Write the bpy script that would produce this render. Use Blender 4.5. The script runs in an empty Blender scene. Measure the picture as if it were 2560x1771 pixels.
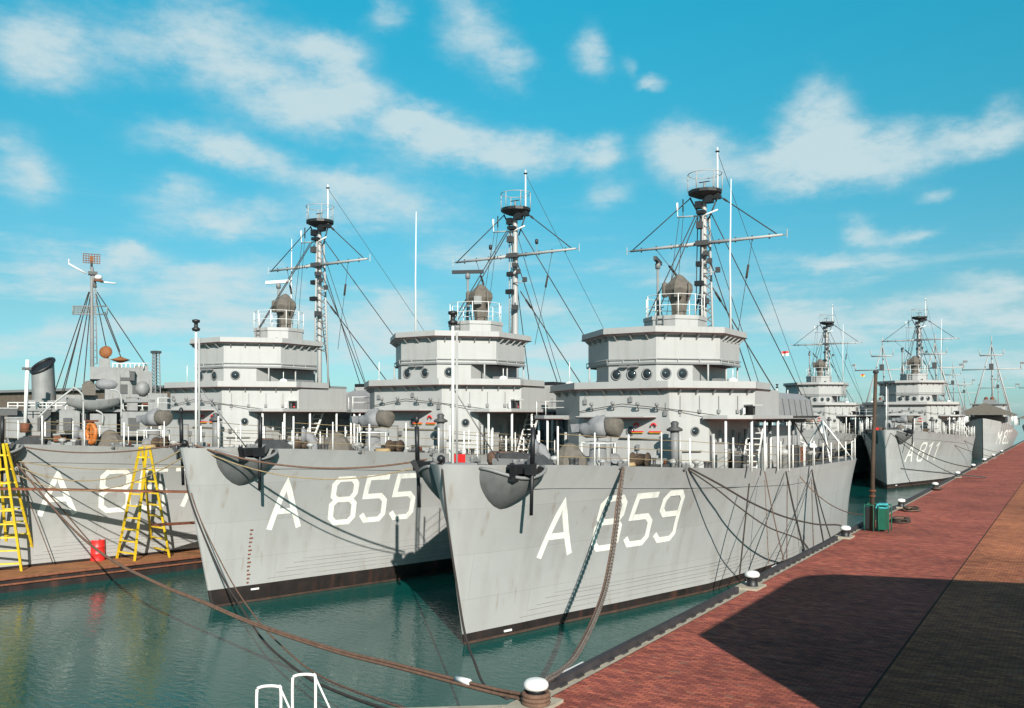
import bpy, math, random
from mathutils import Vector, Matrix
C = bpy.context
SC = C.scene
COL = SC.collection
R = math.radians
rnd = random.Random(7)
U = 6.7                       # metres per modelling unit (the camera stands one unit above the water)

# ------------------------------------------------------------------ camera
F, CX, HY = 2200.0, 1280.0, 1042.0
TH = R(32.4); ct, st = math.cos(TH), math.sin(TH)
cam = bpy.data.cameras.new('camera'); camo = bpy.data.objects.new('camera', cam); COL.objects.link(camo)
camo.location = (0, 0, U); camo.rotation_euler = (R(90), 0, TH)
cam.sensor_width = 36.0; cam.lens = F/2560*36; cam.shift_y = (HY-885.5)/2560
cam.clip_start = 0.1; cam.clip_end = 6000
SC.camera = camo
def atz(px, py, z):
    d = F*(1-z)/(py-HY); l = (px-CX)/F*d
    return Vector((ct*l-st*d, st*l+ct*d, z))
def atY(px, py, Y):
    k = (px-CX)/F; X = (k*ct*Y-st*Y)/(ct+k*st); d = ct*Y-st*X
    return Vector((X, Y, 1+(HY-py)/F*d))
def atX(px, py, X):
    k = (px-CX)/F; Y = (ct*X+k*st*X)/(k*ct-st); d = ct*Y-st*X
    return Vector((X, Y, 1+(HY-py)/F*d))
def atd(px, py, d):
    l = (px-CX)/F*d
    return Vector((ct*l-st*d, st*l+ct*d, 1+(HY-py)/F*d))

# ------------------------------------------------------------------ world, sun, exposure
SUN_EL = R(26); SUN_AZ = R(136)             # azimuth from +Y towards +X
sdir = Vector((math.sin(SUN_AZ)*math.cos(SUN_EL), math.cos(SUN_AZ)*math.cos(SUN_EL), math.sin(SUN_EL)))
sl = bpy.data.lights.new('sun', 'SUN'); sl.energy = 4.9; sl.angle = R(0.5); sl.color = (1.0, 0.95, 0.87)
so = bpy.data.objects.new('sun', sl); COL.objects.link(so)
so.rotation_euler = sdir.to_track_quat('Z', 'Y').to_euler(); so.location = (20, -20, 60)
SC.view_settings.view_transform = 'Standard'; SC.view_settings.look = 'None'
SC.view_settings.exposure = .65; SC.view_settings.gamma = 1

W = bpy.data.worlds.new('World'); SC.world = W; W.use_nodes = True
def build_world():
    nt = W.node_tree; nt.nodes.clear(); N = nt.nodes.new; K = nt.links.new
    def put(sock, v):
        if hasattr(v, 'links') or hasattr(v, 'is_linked'): K(v, sock)
        else: sock.default_value = v
    def m(op, a, b=None, c=None, clamp=False):
        n = N('ShaderNodeMath'); n.operation = op; n.use_clamp = clamp
        put(n.inputs[0], a)
        if b is not None: put(n.inputs[1], b)
        if c is not None: put(n.inputs[2], c)
        return n.outputs[0]
    tc = N('ShaderNodeTexCoord'); vec = tc.outputs['Generated']
    sep = N('ShaderNodeSeparateXYZ'); K(vec, sep.inputs[0])
    def noise(scale, detail, rough, zs=1.0, off=0):
        mp = N('ShaderNodeMapping'); mp.inputs['Scale'].default_value = (1, 1, zs); mp.inputs['Location'].default_value = (off, off*.7, off*.3)
        K(vec, mp.inputs[0])
        n = N('ShaderNodeTexNoise'); n.inputs['Scale'].default_value = scale; n.inputs['Detail'].default_value = detail; n.inputs['Roughness'].default_value = rough
        K(mp.outputs[0], n.inputs['Vector']); return n.outputs['Fac']
    az = m('ARCTAN2', sep.outputs[0], sep.outputs[1]); el = m('ARCSINE', sep.outputs[2])
    az = m('MULTIPLY_ADD', m('SUBTRACT', noise(7, 6, .62, 1.6), .5), .075, az)
    el = m('MULTIPLY_ADD', m('SUBTRACT', noise(8, 6, .62, 1.6, 5.2), .5), .065, el)
    lobes = [(330,100,300,100,.62),(560,60,200,130,.5),(640,190,230,90,.55),(800,270,190,70,1.0),(900,225,90,50,.7),(90,150,150,90,.95),(860,130,100,50,1.0),(790,110,60,30,.5),
             (40,430,90,100,.8),(470,350,170,50,1.0),(610,400,110,45,.9),(1110,360,180,70,1.2),(1030,310,90,50,.7),(1290,390,110,50,.9),(1470,395,100,45,.9),(1520,370,40,50,.4),(1520,490,70,40,.8),
             (1170,60,100,100,.9),(1270,150,80,70,.9),(1490,110,60,70,1.1),(1590,160,30,30,.5),(1640,215,50,25,.8),(970,40,60,40,.7),
             (1730,390,110,75,1.3),(2050,310,90,110,1.3),(2170,390,150,70,1.2),(1950,400,130,60,1.1),(1990,470,120,40,.6),(2420,365,130,45,1.0),(2530,310,70,70,.7),
             (2150,580,60,35,.9),(2280,580,70,25,.9),(2090,650,150,25,.8),(2330,480,60,20,.6),
             (830,450,170,45,1.0),(430,480,110,40,.6),(540,550,210,45,.9),(960,530,260,60,.8),(330,640,60,40,.8),(600,680,220,45,.8),(500,760,220,60,.8),(120,850,150,45,.9),(1010,800,110,40,1.0),
             (330,830,150,25,.9),(1340,760,110,50,.8),(2330,780,260,45,1.0),(1990,790,120,45,.9),(2480,700,120,30,.7),(1150,640,160,50,.5),(1740,700,160,60,.5),(800,880,300,60,.5),(1400,900,300,60,.5),(2300,900,300,50,.5),(150,700,120,70,.5)]
    dens = 0.0
    for (px, py, rx, ry, s) in lobes:
        d = atd(px, py, 1.0); d.z -= 1; d.normalize()
        a, e = math.atan2(d.x, d.y), math.asin(d.z)
        rr = 1.0/math.sqrt(F*F+(px-CX)**2+(py-HY)**2)
        ra, re = rx*rr*.92, ry*rr*.92
        x = m('MULTIPLY_ADD', az, 1/ra, -a/ra); y = m('MULTIPLY_ADD', el, 1/re, -e/re)
        q = m('MULTIPLY_ADD', x, x, m('MULTIPLY', y, y))
        g = m('POWER', 0.3678, q)
        dens = m('MULTIPLY_ADD', g, s, dens)
    # unseen cloud added behind and beside the view, to neutralise the cyan fill light
    dot = N('ShaderNodeVectorMath'); dot.operation = 'DOT_PRODUCT'; K(vec, dot.inputs[0]); dot.inputs[1].default_value = (-st, ct, 0)
    out = m('MULTIPLY', m('SUBTRACT', .62, dot.outputs['Value'], clamp=True), 4, clamp=True)
    rest = m('MULTIPLY', m('MULTIPLY', m('SUBTRACT', noise(3, 5, .6, 2.0, 9), .50, clamp=True), 5), out)
    low = N('ShaderNodeMapRange'); low.interpolation_type = 'SMOOTHSTEP'; low.inputs['From Min'].default_value = .30; low.inputs['From Max'].default_value = .05; low.inputs['To Min'].default_value = 0; low.inputs['To Max'].default_value = 1; K(el, low.inputs['Value'])
    strk = m('MULTIPLY', m('SUBTRACT', noise(5, 7, .6, 6.0, 14), .44, clamp=True), 4.5)
    dens = m('ADD', dens, m('MULTIPLY', strk, low.outputs[0]))
    dens = m('ADD', dens, rest)
    fb = noise(17, 7, .66, 2.4, 3)
    fb2 = noise(40, 3, .6, 2.0, 1)
    dd = m('MULTIPLY', dens, m('MULTIPLY_ADD', fb, 2.0, 0.0))
    dd = m('MULTIPLY_ADD', m('SUBTRACT', fb2, .5), .18, dd)
    mr = N('ShaderNodeMapRange'); mr.interpolation_type = 'SMOOTHSTEP'; mr.inputs['From Min'].default_value = .10; mr.inputs['From Max'].default_value = 1.30
    K(dd, mr.inputs['Value']); mask = mr.outputs[0]
    sky = N('ShaderNodeTexSky'); sky.sky_type = 'NISHITA'; sky.sun_disc = False
    sky.sun_elevation = SUN_EL; sky.sun_rotation = SUN_AZ; sky.air_density = 1.0; sky.dust_density = .4; sky.ozone_density = 1.5
    tint = N('ShaderNodeMix'); tint.data_type = 'RGBA'; tint.blend_type = 'MULTIPLY'; tint.inputs['Factor'].default_value = 1
    K(sky.outputs[0], tint.inputs['A'])
    tr = N('ShaderNodeValToRGB'); tr.color_ramp.interpolation = 'LINEAR'; e_ = tr.color_ramp.elements      # film and print colour of the sky by height; unseen zenith reddened for fill
    for k_, (p_, c_) in enumerate(SKY_TINT):
        q_ = e_[k_] if k_ < 2 else e_.new(p_)
        q_.position = p_; q_.color = tuple(v*.5 for v in c_)+(1,)
    K(m('ARCSINE', sep.outputs[2], clamp=True), tr.inputs[0])
    dbl = N('ShaderNodeMix'); dbl.data_type = 'RGBA'; dbl.blend_type = 'ADD'; dbl.inputs['Factor'].default_value = 1; K(tr.outputs[0], dbl.inputs['A']); K(tr.outputs[0], dbl.inputs['B'])
    K(dbl.outputs['Result'], tint.inputs['B'])
    mx = N('ShaderNodeMix'); mx.data_type = 'RGBA'
    K(m('MULTIPLY', mask, .86), mx.inputs['Factor']); K(tint.outputs['Result'], mx.inputs['A']); mx.inputs['B'].default_value = CLOUD
    bg = N('ShaderNodeBackground'); bg.inputs['Strength'].default_value = .064; K(mx.outputs['Result'], bg.inputs['Color'])
    o = N('ShaderNodeOutputWorld'); K(bg.outputs[0], o.inputs['Surface'])
SKY_TINT = [(0.0,(.50,.84,1.2)), (1.0,(.85,.95,.9)), (.11,(.48,.88,.92)), (.28,(.27,1.24,1.18)), (.44,(.17,1.62,1.50)), (.7,(.75,1.0,.95))]; CLOUD = (6.2, 7.5, 7.8, 1)
build_world()

# ------------------------------------------------------------------ materials
MATS = {}
def mat(name, col, rough=.6, metal=0, var=.08, scale=3.0, streak=0.0, bump=0.0, bscale=40, spec=.5, dirt=None, dirt_amt=.0):
    if name in MATS: return MATS[name]
    M_ = bpy.data.materials.new(name); M_.use_nodes = True; nt = M_.node_tree; b = nt.nodes['Principled BSDF']
    N = nt.nodes.new; K = nt.links.new
    tc = N('ShaderNodeTexCoord')
    nz = N('ShaderNodeTexNoise'); nz.inputs['Scale'].default_value = scale; nz.inputs['Detail'].default_value = 6; nz.inputs['Roughness'].default_value = .65
    K(tc.outputs['Object'], nz.inputs['Vector'])
    cr = N('ShaderNodeValToRGB'); cr.color_ramp.elements[0].position = .3; cr.color_ramp.elements[1].position = .7
    lo = tuple(c*(1-var) for c in col)+(1,); hi = tuple(min(1, c*(1+var)) for c in col)+(1,)
    cr.color_ramp.elements[0].color = lo; cr.color_ramp.elements[1].color = hi
    K(nz.outputs['Fac'], cr.inputs[0]); outc = cr.outputs[0]
    if dirt:
        mp = N('ShaderNodeMapping'); mp.inputs['Scale'].default_value = (streak, streak, streak*.06 if streak else 1); K(tc.outputs['Object'], mp.inputs[0])
        n2 = N('ShaderNodeTexNoise'); n2.inputs['Scale'].default_value = 1.0; n2.inputs['Detail'].default_value = 5; K(mp.outputs[0], n2.inputs['Vector'])
        mr = N('ShaderNodeMapRange'); mr.inputs['From Min'].default_value = .52; mr.inputs['From Max'].default_value = .78; mr.inputs['To Max'].default_value = dirt_amt
        K(n2.outputs['Fac'], mr.inputs['Value'])
        mx = N('ShaderNodeMix'); mx.data_type = 'RGBA'; K(mr.outputs[0], mx.inputs['Factor']); K(outc, mx.inputs['A']); mx.inputs['B'].default_value = dirt+(1,)
        outc = mx.outputs['Result']
    K(outc, b.inputs['Base Color'])
    b.inputs['Roughness'].default_value = rough; b.inputs['Metallic'].default_value = metal
    b.inputs['Specular IOR Level'].default_value = spec
    if bump:
        n3 = N('ShaderNodeTexNoise'); n3.inputs['Scale'].default_value = bscale; n3.inputs['Detail'].default_value = 4; K(tc.outputs['Object'], n3.inputs['Vector'])
        bp = N('ShaderNodeBump'); bp.inputs['Strength'].default_value = bump; bp.inputs['Distance'].default_value = .02; K(n3.outputs['Fac'], bp.inputs['Height']); K(bp.outputs[0], b.inputs['Normal'])
    MATS[name] = M_
    return M_
mat('house_grey', (.325,.321,.310), .5, var=.05, scale=.8, streak=5, dirt=(.20,.18,.15), dirt_amt=.35)
mat('hull_grey', (.325,.322,.312), .5, var=.07, scale=.35, streak=1.6, dirt=(.21,.195,.17), dirt_amt=.42, bump=.25, bscale=.9, spec=.35)
def plating(M_):
    """welded plates: faint seams, each plate a touch different, thin rust runs"""
    nt = M_.node_tree; b = nt.nodes['Principled BSDF']; N = nt.nodes.new; K = nt.links.new
    tc = N('ShaderNodeTexCoord'); sp = N('ShaderNodeSeparateXYZ'); K(tc.outputs['Object'], sp.inputs[0]); cb = N('ShaderNodeCombineXYZ'); K(sp.outputs[1], cb.inputs[0]); K(sp.outputs[2], cb.inputs[1])
    br = N('ShaderNodeTexBrick'); br.inputs['Scale'].default_value = 1; br.inputs['Brick Width'].default_value = 4.6; br.inputs['Row Height'].default_value = 1.35; br.inputs['Mortar Size'].default_value = .012; br.inputs['Mortar Smooth'].default_value = .5
    br.inputs['Color1'].default_value = (1,1,1,1); br.inputs['Color2'].default_value = (.93,.93,.925,1); br.inputs['Mortar'].default_value = (.84,.83,.81,1); K(cb.outputs[0], br.inputs['Vector'])
    src = b.inputs['Base Color'].links[0].from_socket
    mx = N('ShaderNodeMix'); mx.data_type = 'RGBA'; mx.blend_type = 'MULTIPLY'; mx.inputs['Factor'].default_value = 1; K(src, mx.inputs['A']); K(br.outputs['Color'], mx.inputs['B'])
    mp = N('ShaderNodeMapping'); mp.inputs['Scale'].default_value = (2.4, 2.4, .16); K(tc.outputs['Object'], mp.inputs[0])
    n2 = N('ShaderNodeTexNoise'); n2.inputs['Scale'].default_value = 1.3; n2.inputs['Detail'].default_value = 6; K(mp.outputs[0], n2.inputs['Vector'])
    mr = N('ShaderNodeMapRange'); mr.inputs['From Min'].default_value = .64; mr.inputs['From Max'].default_value = .74; mr.inputs['To Max'].default_value = .5; K(n2.outputs['Fac'], mr.inputs['Value'])
    m2 = N('ShaderNodeMix'); m2.data_type = 'RGBA'; K(mr.outputs[0], m2.inputs['Factor']); K(mx.outputs['Result'], m2.inputs['A']); m2.inputs['B'].default_value = (.20,.13,.085,1)
    K(m2.outputs['Result'], b.inputs['Base Color'])
plating(MATS['hull_grey'])
mat('mast_grey', (.20,.20,.195), .55, var=.25, scale=2.5, streak=4, dirt=(.06,.05,.045), dirt_amt=.7)
mat('bolster_grey', (.12,.12,.118), .6, var=.15, scale=3, streak=5, dirt=(.06,.05,.045), dirt_amt=.5)
mat('mid_grey', (.17,.17,.17), .55, var=.1, scale=3, streak=6, dirt=(.16,.14,.11), dirt_amt=.4)
mat('dark_grey', (.05,.05,.05), .6, var=.2, scale=4)
mat('deck_grey', (.10,.095,.09), .8, var=.2, scale=2)
mat('boot_black', (.018,.013,.012), .5, var=.5, scale=1.2, streak=2, dirt=(.10,.035,.02), dirt_amt=.6)
mat('black_paint', (.012,.012,.013), .5, var=.2)
mat('escort_grey', (.20,.20,.195), .6, var=.12, scale=1.2, streak=3, dirt=(.10,.075,.05), dirt_amt=.6)
mat('rust_orange', (.20,.07,.02), .8, var=.4, scale=5)
mat('white_paint', (.66,.65,.62), .5, var=.05, scale=2)
mat('letter_white', (.72,.70,.64), .6, var=.06, scale=4, streak=5, dirt=(.45,.43,.39), dirt_amt=.7)
mat('canvas_brown', (.11,.095,.078), .85, var=.25, scale=5, bump=.3, bscale=6)
mat('canvas_grey', (.19,.19,.195), .8, var=.15, scale=4, bump=.3, bscale=5)
mat('rope_brown', (.13,.07,.045), .9, var=.3, scale=8, bump=.6, bscale=30)
mat('rope_dark', (.035,.025,.02), .9, var=.3, scale=8)
mat('rope_tan', (.28,.20,.10), .9, var=.3, scale=8)
mat('chain_steel', (.16,.13,.11), .6, metal=.3, var=.3, scale=8)
mat('rust_brown', (.14,.045,.02), .85, var=.4, scale=6)
mat('shadow_line_red', (.07,.02,.015), .8, var=.3, scale=6)  # red-brown stand-in for the off-register shadow edge under overhangs
mat('red_paint', (.60,.02,.018), .45, var=.15, scale=3)
mat('yellow_paint', (.62,.42,.015), .5, var=.15, scale=4, streak=5, dirt=(.15,.08,.02), dirt_amt=.6)
mat('scum_brown', (.055,.030,.02), .8, var=.5, scale=3)
mat('orange_paint', (.42,.12,.02), .55, var=.2, scale=4)
mat('green_paint', (.006,.085,.05), .5, var=.15)
mat('turquoise_paint', (.05,.36,.40), .5, var=.1)
mat('timber_dark', (.030,.026,.028), .75, var=.4, scale=3, bump=.3, bscale=12)
mat('post_brown', (.055,.034,.02), .85, var=.3, scale=3, bump=.4, bscale=14)
mat('pontoon_rust', (.22,.085,.025), .85, var=.35, scale=1.5, bump=.3, bscale=8)
mat('concrete', (.34,.30,.23), .85, var=.2, scale=2.5, bump=.4, bscale=14, dirt=(.18,.14,.10), streak=2, dirt_amt=.5)
mat('glass_dark', (.02,.03,.035), .12, var=.2)
mat('pipe_steel', (.62,.66,.66), .35, var=.1, scale=4)
mat('shed_brown', (.10,.075,.055), .85, var=.25, scale=.6)

mat('gutter_brown', (.05,.03,.022), .95, var=.3, spec=.1)
def brick_mat(name, c1, c2, mortar, scale, bw=.5, rh=.25):
    M_ = bpy.data.materials.new(name); M_.use_nodes = True; nt = M_.node_tree; b = nt.nodes['Principled BSDF']; N = nt.nodes.new; K = nt.links.new
    tc = N('ShaderNodeTexCoord'); mp = N('ShaderNodeMapping'); mp.inputs['Rotation'].default_value = (0, 0, R(0)); K(tc.outputs['Object'], mp.inputs[0])
    br = N('ShaderNodeTexBrick'); br.inputs['Scale'].default_value = scale; br.inputs['Color1'].default_value = c1+(1,); br.inputs['Color2'].default_value = c2+(1,); br.inputs['Mortar'].default_value = mortar+(1,)
    br.inputs['Mortar Size'].default_value = .018; br.inputs['Brick Width'].default_value = bw; br.inputs['Row Height'].default_value = rh; br.inputs['Bias'].default_value = 0
    K(mp.outputs[0], br.inputs['Vector'])
    n1 = N('ShaderNodeTexNoise'); n1.inputs['Scale'].default_value = .28; n1.inputs['Detail'].default_value = 8; n1.inputs['Roughness'].default_value = .7; K(tc.outputs['Object'], n1.inputs['Vector'])
    mr = N('ShaderNodeMapRange'); mr.inputs['From Min'].default_value = .3; mr.inputs['From Max'].default_value = .7; mr.inputs['To Min'].default_value = .55; mr.inputs['To Max'].default_value = 1.3; K(n1.outputs['Fac'], mr.inputs['Value'])
    mx = N('ShaderNodeMix'); mx.data_type = 'RGBA'; mx.blend_type = 'MULTIPLY'; mx.inputs['Factor'].default_value = 1; K(br.outputs['Color'], mx.inputs['A'])
    cb = N('ShaderNodeCombineColor'); [K(mr.outputs[0], cb.inputs[i]) for i in range(3)]; K(cb.outputs[0], mx.inputs['B'])
    mps = N('ShaderNodeMapping'); mps.inputs['Scale'].default_value = (.5, 5.5, 1); K(tc.outputs['Object'], mps.inputs[0])      # worn courses across the quay
    n5 = N('ShaderNodeTexNoise'); n5.inputs['Scale'].default_value = 1.0; n5.inputs['Detail'].default_value = 7; n5.inputs['Roughness'].default_value = .75; K(mps.outputs[0], n5.inputs['Vector'])
    mr5 = N('ShaderNodeMapRange'); mr5.inputs['From Min'].default_value = .32; mr5.inputs['From Max'].default_value = .68; mr5.inputs['To Min'].default_value = .55; mr5.inputs['To Max'].default_value = 1.35; K(n5.outputs['Fac'], mr5.inputs['Value'])
    cb5 = N('ShaderNodeCombineColor'); [K(mr5.outputs[0], cb5.inputs[i]) for i in range(3)]
    mx5 = N('ShaderNodeMix'); mx5.data_type = 'RGBA'; mx5.blend_type = 'MULTIPLY'; mx5.inputs['Factor'].default_value = 1; K(mx.outputs['Result'], mx5.inputs['A']); K(cb5.outputs[0], mx5.inputs['B']); mx = mx5
    n2 = N('ShaderNodeTexNoise'); n2.inputs['Scale'].default_value = 3.0; n2.inputs['Detail'].default_value = 6; K(tc.outputs['Object'], n2.inputs['Vector'])
    m2 = N('ShaderNodeMix'); m2.data_type = 'RGBA'; mr2 = N('ShaderNodeMapRange'); mr2.inputs['From Min'].default_value = .58; mr2.inputs['From Max'].default_value = .75; mr2.inputs['To Max'].default_value = .45; K(n2.outputs['Fac'], mr2.inputs['Value'])
    K(mr2.outputs[0], m2.inputs['Factor']); K(mx.outputs['Result'], m2.inputs['A']); m2.inputs['B'].default_value = (.30,.19,.12,1)
    K(m2.outputs['Result'], b.inputs['Base Color']); b.inputs['Roughness'].default_value = .9; b.inputs['Specular IOR Level'].default_value = .25
    bp = N('ShaderNodeBump'); bp.inputs['Strength'].default_value = .5; bp.inputs['Distance'].default_value = .012; K(br.outputs['Fac'], bp.inputs['Height']); bp.invert = True
    n3 = N('ShaderNodeTexNoise'); n3.inputs['Scale'].default_value = 18; K(tc.outputs['Object'], n3.inputs['Vector'])
    b2 = N('ShaderNodeBump'); b2.inputs['Strength'].default_value = .35; b2.inputs['Distance'].default_value = .01; K(n3.outputs['Fac'], b2.inputs['Height']); K(bp.outputs[0], b2.inputs['Normal']); K(b2.outputs[0], b.inputs['Normal'])
    MATS[name] = M_
brick_mat('paving_red', (.46,.125,.075), (.22,.055,.045), (.07,.03,.025), 2.8)
brick_mat('paving_tan', (.50,.18,.075), (.27,.08,.045), (.07,.04,.025), 2.8)
brick_mat('wall_brick', (.22,.08,.05), (.17,.06,.04), (.2,.18,.15), 4)

def water_mat():
    M_ = bpy.data.materials.new('water'); M_.use_nodes = True; nt = M_.node_tree; b = nt.nodes['Principled BSDF']; N = nt.nodes.new; K = nt.links.new
    tc = N('ShaderNodeTexCoord')
    n0 = N('ShaderNodeTexNoise'); n0.inputs['Scale'].default_value = .06; n0.inputs['Detail'].default_value = 3; K(tc.outputs['Object'], n0.inputs['Vector'])
    cr = N('ShaderNodeValToRGB'); cr.color_ramp.elements[0].position = .35; cr.color_ramp.elements[1].position = .65
    cr.color_ramp.elements[0].color = (.003,.058,.050,1); cr.color_ramp.elements[1].color = (.005,.076,.066,1); K(n0.outputs['Fac'], cr.inputs[0]); K(cr.outputs[0], b.inputs['Base Color'])
    b.inputs['Roughness'].default_value = .05; b.inputs['IOR'].default_value = 1.33; b.inputs['Specular IOR Level'].default_value = .46
    mp = N('ShaderNodeMapping'); mp.inputs['Rotation'].default_value = (0, 0, R(25)); mp.inputs['Scale'].default_value = (1, 2.2, 1); K(tc.outputs['Object'], mp.inputs[0])
    n1 = N('ShaderNodeTexNoise'); n1.inputs['Scale'].default_value = 2.6; n1.inputs['Detail'].default_value = 3; n1.inputs['Roughness'].default_value = .55; n1.inputs['Distortion'].default_value = .4; K(mp.outputs[0], n1.inputs['Vector'])
    n2 = N('ShaderNodeTexNoise'); n2.inputs['Scale'].default_value = .16; n2.inputs['Detail'].default_value = 2; K(tc.outputs['Object'], n2.inputs['Vector'])
    mr = N('ShaderNodeMapRange'); mr.inputs['From Min'].default_value = .35; mr.inputs['From Max'].default_value = .65; mr.inputs['To Min'].default_value = .25; mr.inputs['To Max'].default_value = 1.0; K(n2.outputs['Fac'], mr.inputs['Value'])
    mu = N('ShaderNodeMath'); mu.operation = 'MULTIPLY'; K(n1.outputs['Fac'], mu.inputs[0]); K(mr.outputs[0], mu.inputs[1])
    bp = N('ShaderNodeBump'); bp.inputs['Strength'].default_value = .34; bp.inputs['Distance'].default_value = .08; K(mu.outputs[0], bp.inputs['Height']); K(bp.outputs[0], b.inputs['Normal'])
    MATS['water'] = M_
water_mat()

# ------------------------------------------------------------------ mesh builder
class MB:
    def __init__(s, default='house_grey'):
        s.v = []; s.f = []; s.m = []; s.sm = []; s.d = default
    def add(s, vs, fs, m=None, smooth=False):
        o = len(s.v); s.v += [tuple(p) for p in vs]
        for f in fs:
            s.f.append(tuple(i+o for i in f)); s.m.append(m or s.d); s.sm.append(smooth)
        return s
    def box(s, c, sz, m=None, rz=0):
        x, y, z = [k/2 for k in sz]; cr, sr = math.cos(rz), math.sin(rz)
        vs = []
        for dz in (-z, z):
            for dx, dy in ((-x,-y),(x,-y),(x,y),(-x,y)):
                vs.append((c[0]+dx*cr-dy*sr, c[1]+dx*sr+dy*cr, c[2]+dz))
        return s.add(vs, [(3,2,1,0),(4,5,6,7),(0,1,5,4),(1,2,6,5),(2,3,7,6),(3,0,4,7)], m)
    def frame(s, p, q):
        p, q = Vector(p), Vector(q); d = (q-p).normalized()
        a = Vector((0,0,1)) if abs(d.z) < .95 else Vector((1,0,0))
        x = d.cross(a).normalized(); y = x.cross(d).normalized()
        return p, q, x, y
    def bar(s, p, q, w, h, m=None):
        p, q, x, y = s.frame(p, q); vs = []
        for c in (p, q):
            for a, b in ((-1,-1),(1,-1),(1,1),(-1,1)): vs.append(c+x*a*w/2+y*b*h/2)
        return s.add(vs, [(3,2,1,0),(4,5,6,7),(0,1,5,4),(1,2,6,5),(2,3,7,6),(3,0,4,7)], m)
    def tube(s, pts, r, n=6, m=None, r2=None, caps=True, closed=False):
        pts = [Vector(p) for p in pts]; k = len(pts); vs = []; fs = []
        for i, p in enumerate(pts):
            if closed: d = pts[(i+1) % k]-pts[i-1]
            else: d = pts[min(i+1, k-1)]-pts[max(i-1, 0)]
            d.normalize(); a = Vector((0,0,1)) if abs(d.z) < .9 else Vector((0,1,0))
            x = d.cross(a).normalized(); y = x.cross(d).normalized()
            rr = r if r2 is None else r+(r2-r)*i/(k-1)
            for j in range(n):
                t = 2*math.pi*j/n; vs.append(p+x*math.cos(t)*rr+y*math.sin(t)*rr)
        for i in range(k if closed else k-1):
            for j in range(n):
                a = i*n+j; b = i*n+(j+1) % n; i2 = (i+1) % k
                fs.append((a, b, i2*n+(j+1) % n, i2*n+j))
        if caps and not closed: fs.append(tuple(range(n))[::-1]); fs.append(tuple((k-1)*n+j for j in range(n)))
        return s.add(vs, fs, m, n > 4)
    def lathe(s, c, prof, n=16, m=None, axis=(0,0,1), smooth=True, ph=0):
        q = Vector((0,0,1)).rotation_difference(Vector(axis)); c = Vector(c); vs = []; fs = []
        for (r, z) in prof:
            for j in range(n):
                t = 2*math.pi*j/n+ph; vs.append(c+q @ Vector((r*math.cos(t), r*math.sin(t), z)))
        for i in range(len(prof)-1):
            for j in range(n): fs.append((i*n+j, i*n+(j+1) % n, (i+1)*n+(j+1) % n, (i+1)*n+j))
        fs.append(tuple(range(n))[::-1]); fs.append(tuple((len(prof)-1)*n+j for j in range(n)))
        return s.add(vs, fs, m, smooth)
    def ball(s, c, r, m=None, n=12):
        if not hasattr(r, '__len__'): r = (r, r, r)
        vs = []; fs = []; k = n//2
        for i in range(k+1):
            p = math.pi*i/k
            for j in range(n):
                t = 2*math.pi*j/n; q = max(math.sin(p), .02)
                vs.append((c[0]+r[0]*q*math.cos(t), c[1]+r[1]*q*math.sin(t), c[2]-r[2]*math.cos(p)))
        for i in range(k):
            for j in range(n): fs.append((i*n+j, i*n+(j+1) % n, (i+1)*n+(j+1) % n, (i+1)*n+j))
        fs.append(tuple(range(n))[::-1]); fs.append(tuple(k*n+j for j in range(n)))
        return s.add(vs, fs, m, True)
    def prism(s, pb, z0, pt, z1, m=None, cap=None):
        n = len(pb); vs = [(p[0], p[1], z0) for p in pb]+[(p[0], p[1], z1) for p in pt]
        s.add(vs, [(i, (i+1) % n, n+(i+1) % n, n+i) for i in range(n)], m)
        s.add(vs, [tuple(range(n))[::-1]], cap or m); s.add(vs, [tuple(range(n, 2*n))], cap or m)
        return s
    def wallstrip(s, lo, z0, hi, z1, th, m=None):
        """a bulwark of some thickness standing along an open line, leaning from lo to hi"""
        n = len(lo); vs = []
        for (P, z) in ((lo, z0), (hi, z1)):
            for p in P: vs.append((p[0], p[1], z))
        cx = sum(p[0] for p in lo)/n; cy = max(p[1] for p in lo)
        for (P, z) in ((lo, z0), (hi, z1)):
            for p in P:
                d = Vector((cx-p[0], cy-p[1])); d = d.normalized()*th if d.length > 0 else d
                vs.append((p[0]+d.x, p[1]+d.y, z))
        fs = []
        for i in range(n-1):
            fs += [(i, i+1, n+i+1, n+i), (2*n+i+1, 2*n+i, 3*n+i, 3*n+i+1), (n+i, n+i+1, 3*n+i+1, 3*n+i), (i+1, i, 2*n+i, 2*n+i+1)]
        fs += [(0, n, 3*n, 2*n), (n-1, 3*n-1, 4*n-1, 2*n-1)]
        return s.add(vs, fs, m)
    def build(s, name, parent=None, loc=None):
        me = bpy.data.meshes.new(name)
        me.from_pydata([(x*U, y*U, z*U) for x, y, z in s.v], [], s.f)
        names = sorted(set(s.m)); idx = {k: i for i, k in enumerate(names)}
        for k in names: me.materials.append(MATS[k])
        me.polygons.foreach_set('material_index', [idx[k] for k in s.m])
        me.polygons.foreach_set('use_smooth', s.sm)
        me.update()
        o = bpy.data.objects.new(name, me); COL.objects.link(o)
        if parent: o.parent = parent
        if loc: o.location = [k*U for k in loc]
        return o
def tag(o, label, cat=None, group=None, kind=None):
    if label: o['label'] = label
    if cat: o['category'] = cat
    if group: o['group'] = group
    if kind: o['kind'] = kind
    return o
def thing(name, label, cat, loc=(0,0,0), rz=0, group=None):
    o = bpy.data.objects.new(name, None); COL.objects.link(o); o.location = [k*U for k in loc]; o.rotation_euler = (0,0,rz)
    return tag(o, label, cat, group)
def kids(o): return [c for c in bpy.data.objects if c.parent == o]
def copy_tree(o, parent=None, skip=()):
    c = o.copy(); COL.objects.link(c); c.parent = parent
    for ch in list(o.children):
        if ch.name.split('.')[0] not in skip: copy_tree(ch, c, skip)
    return c
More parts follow.
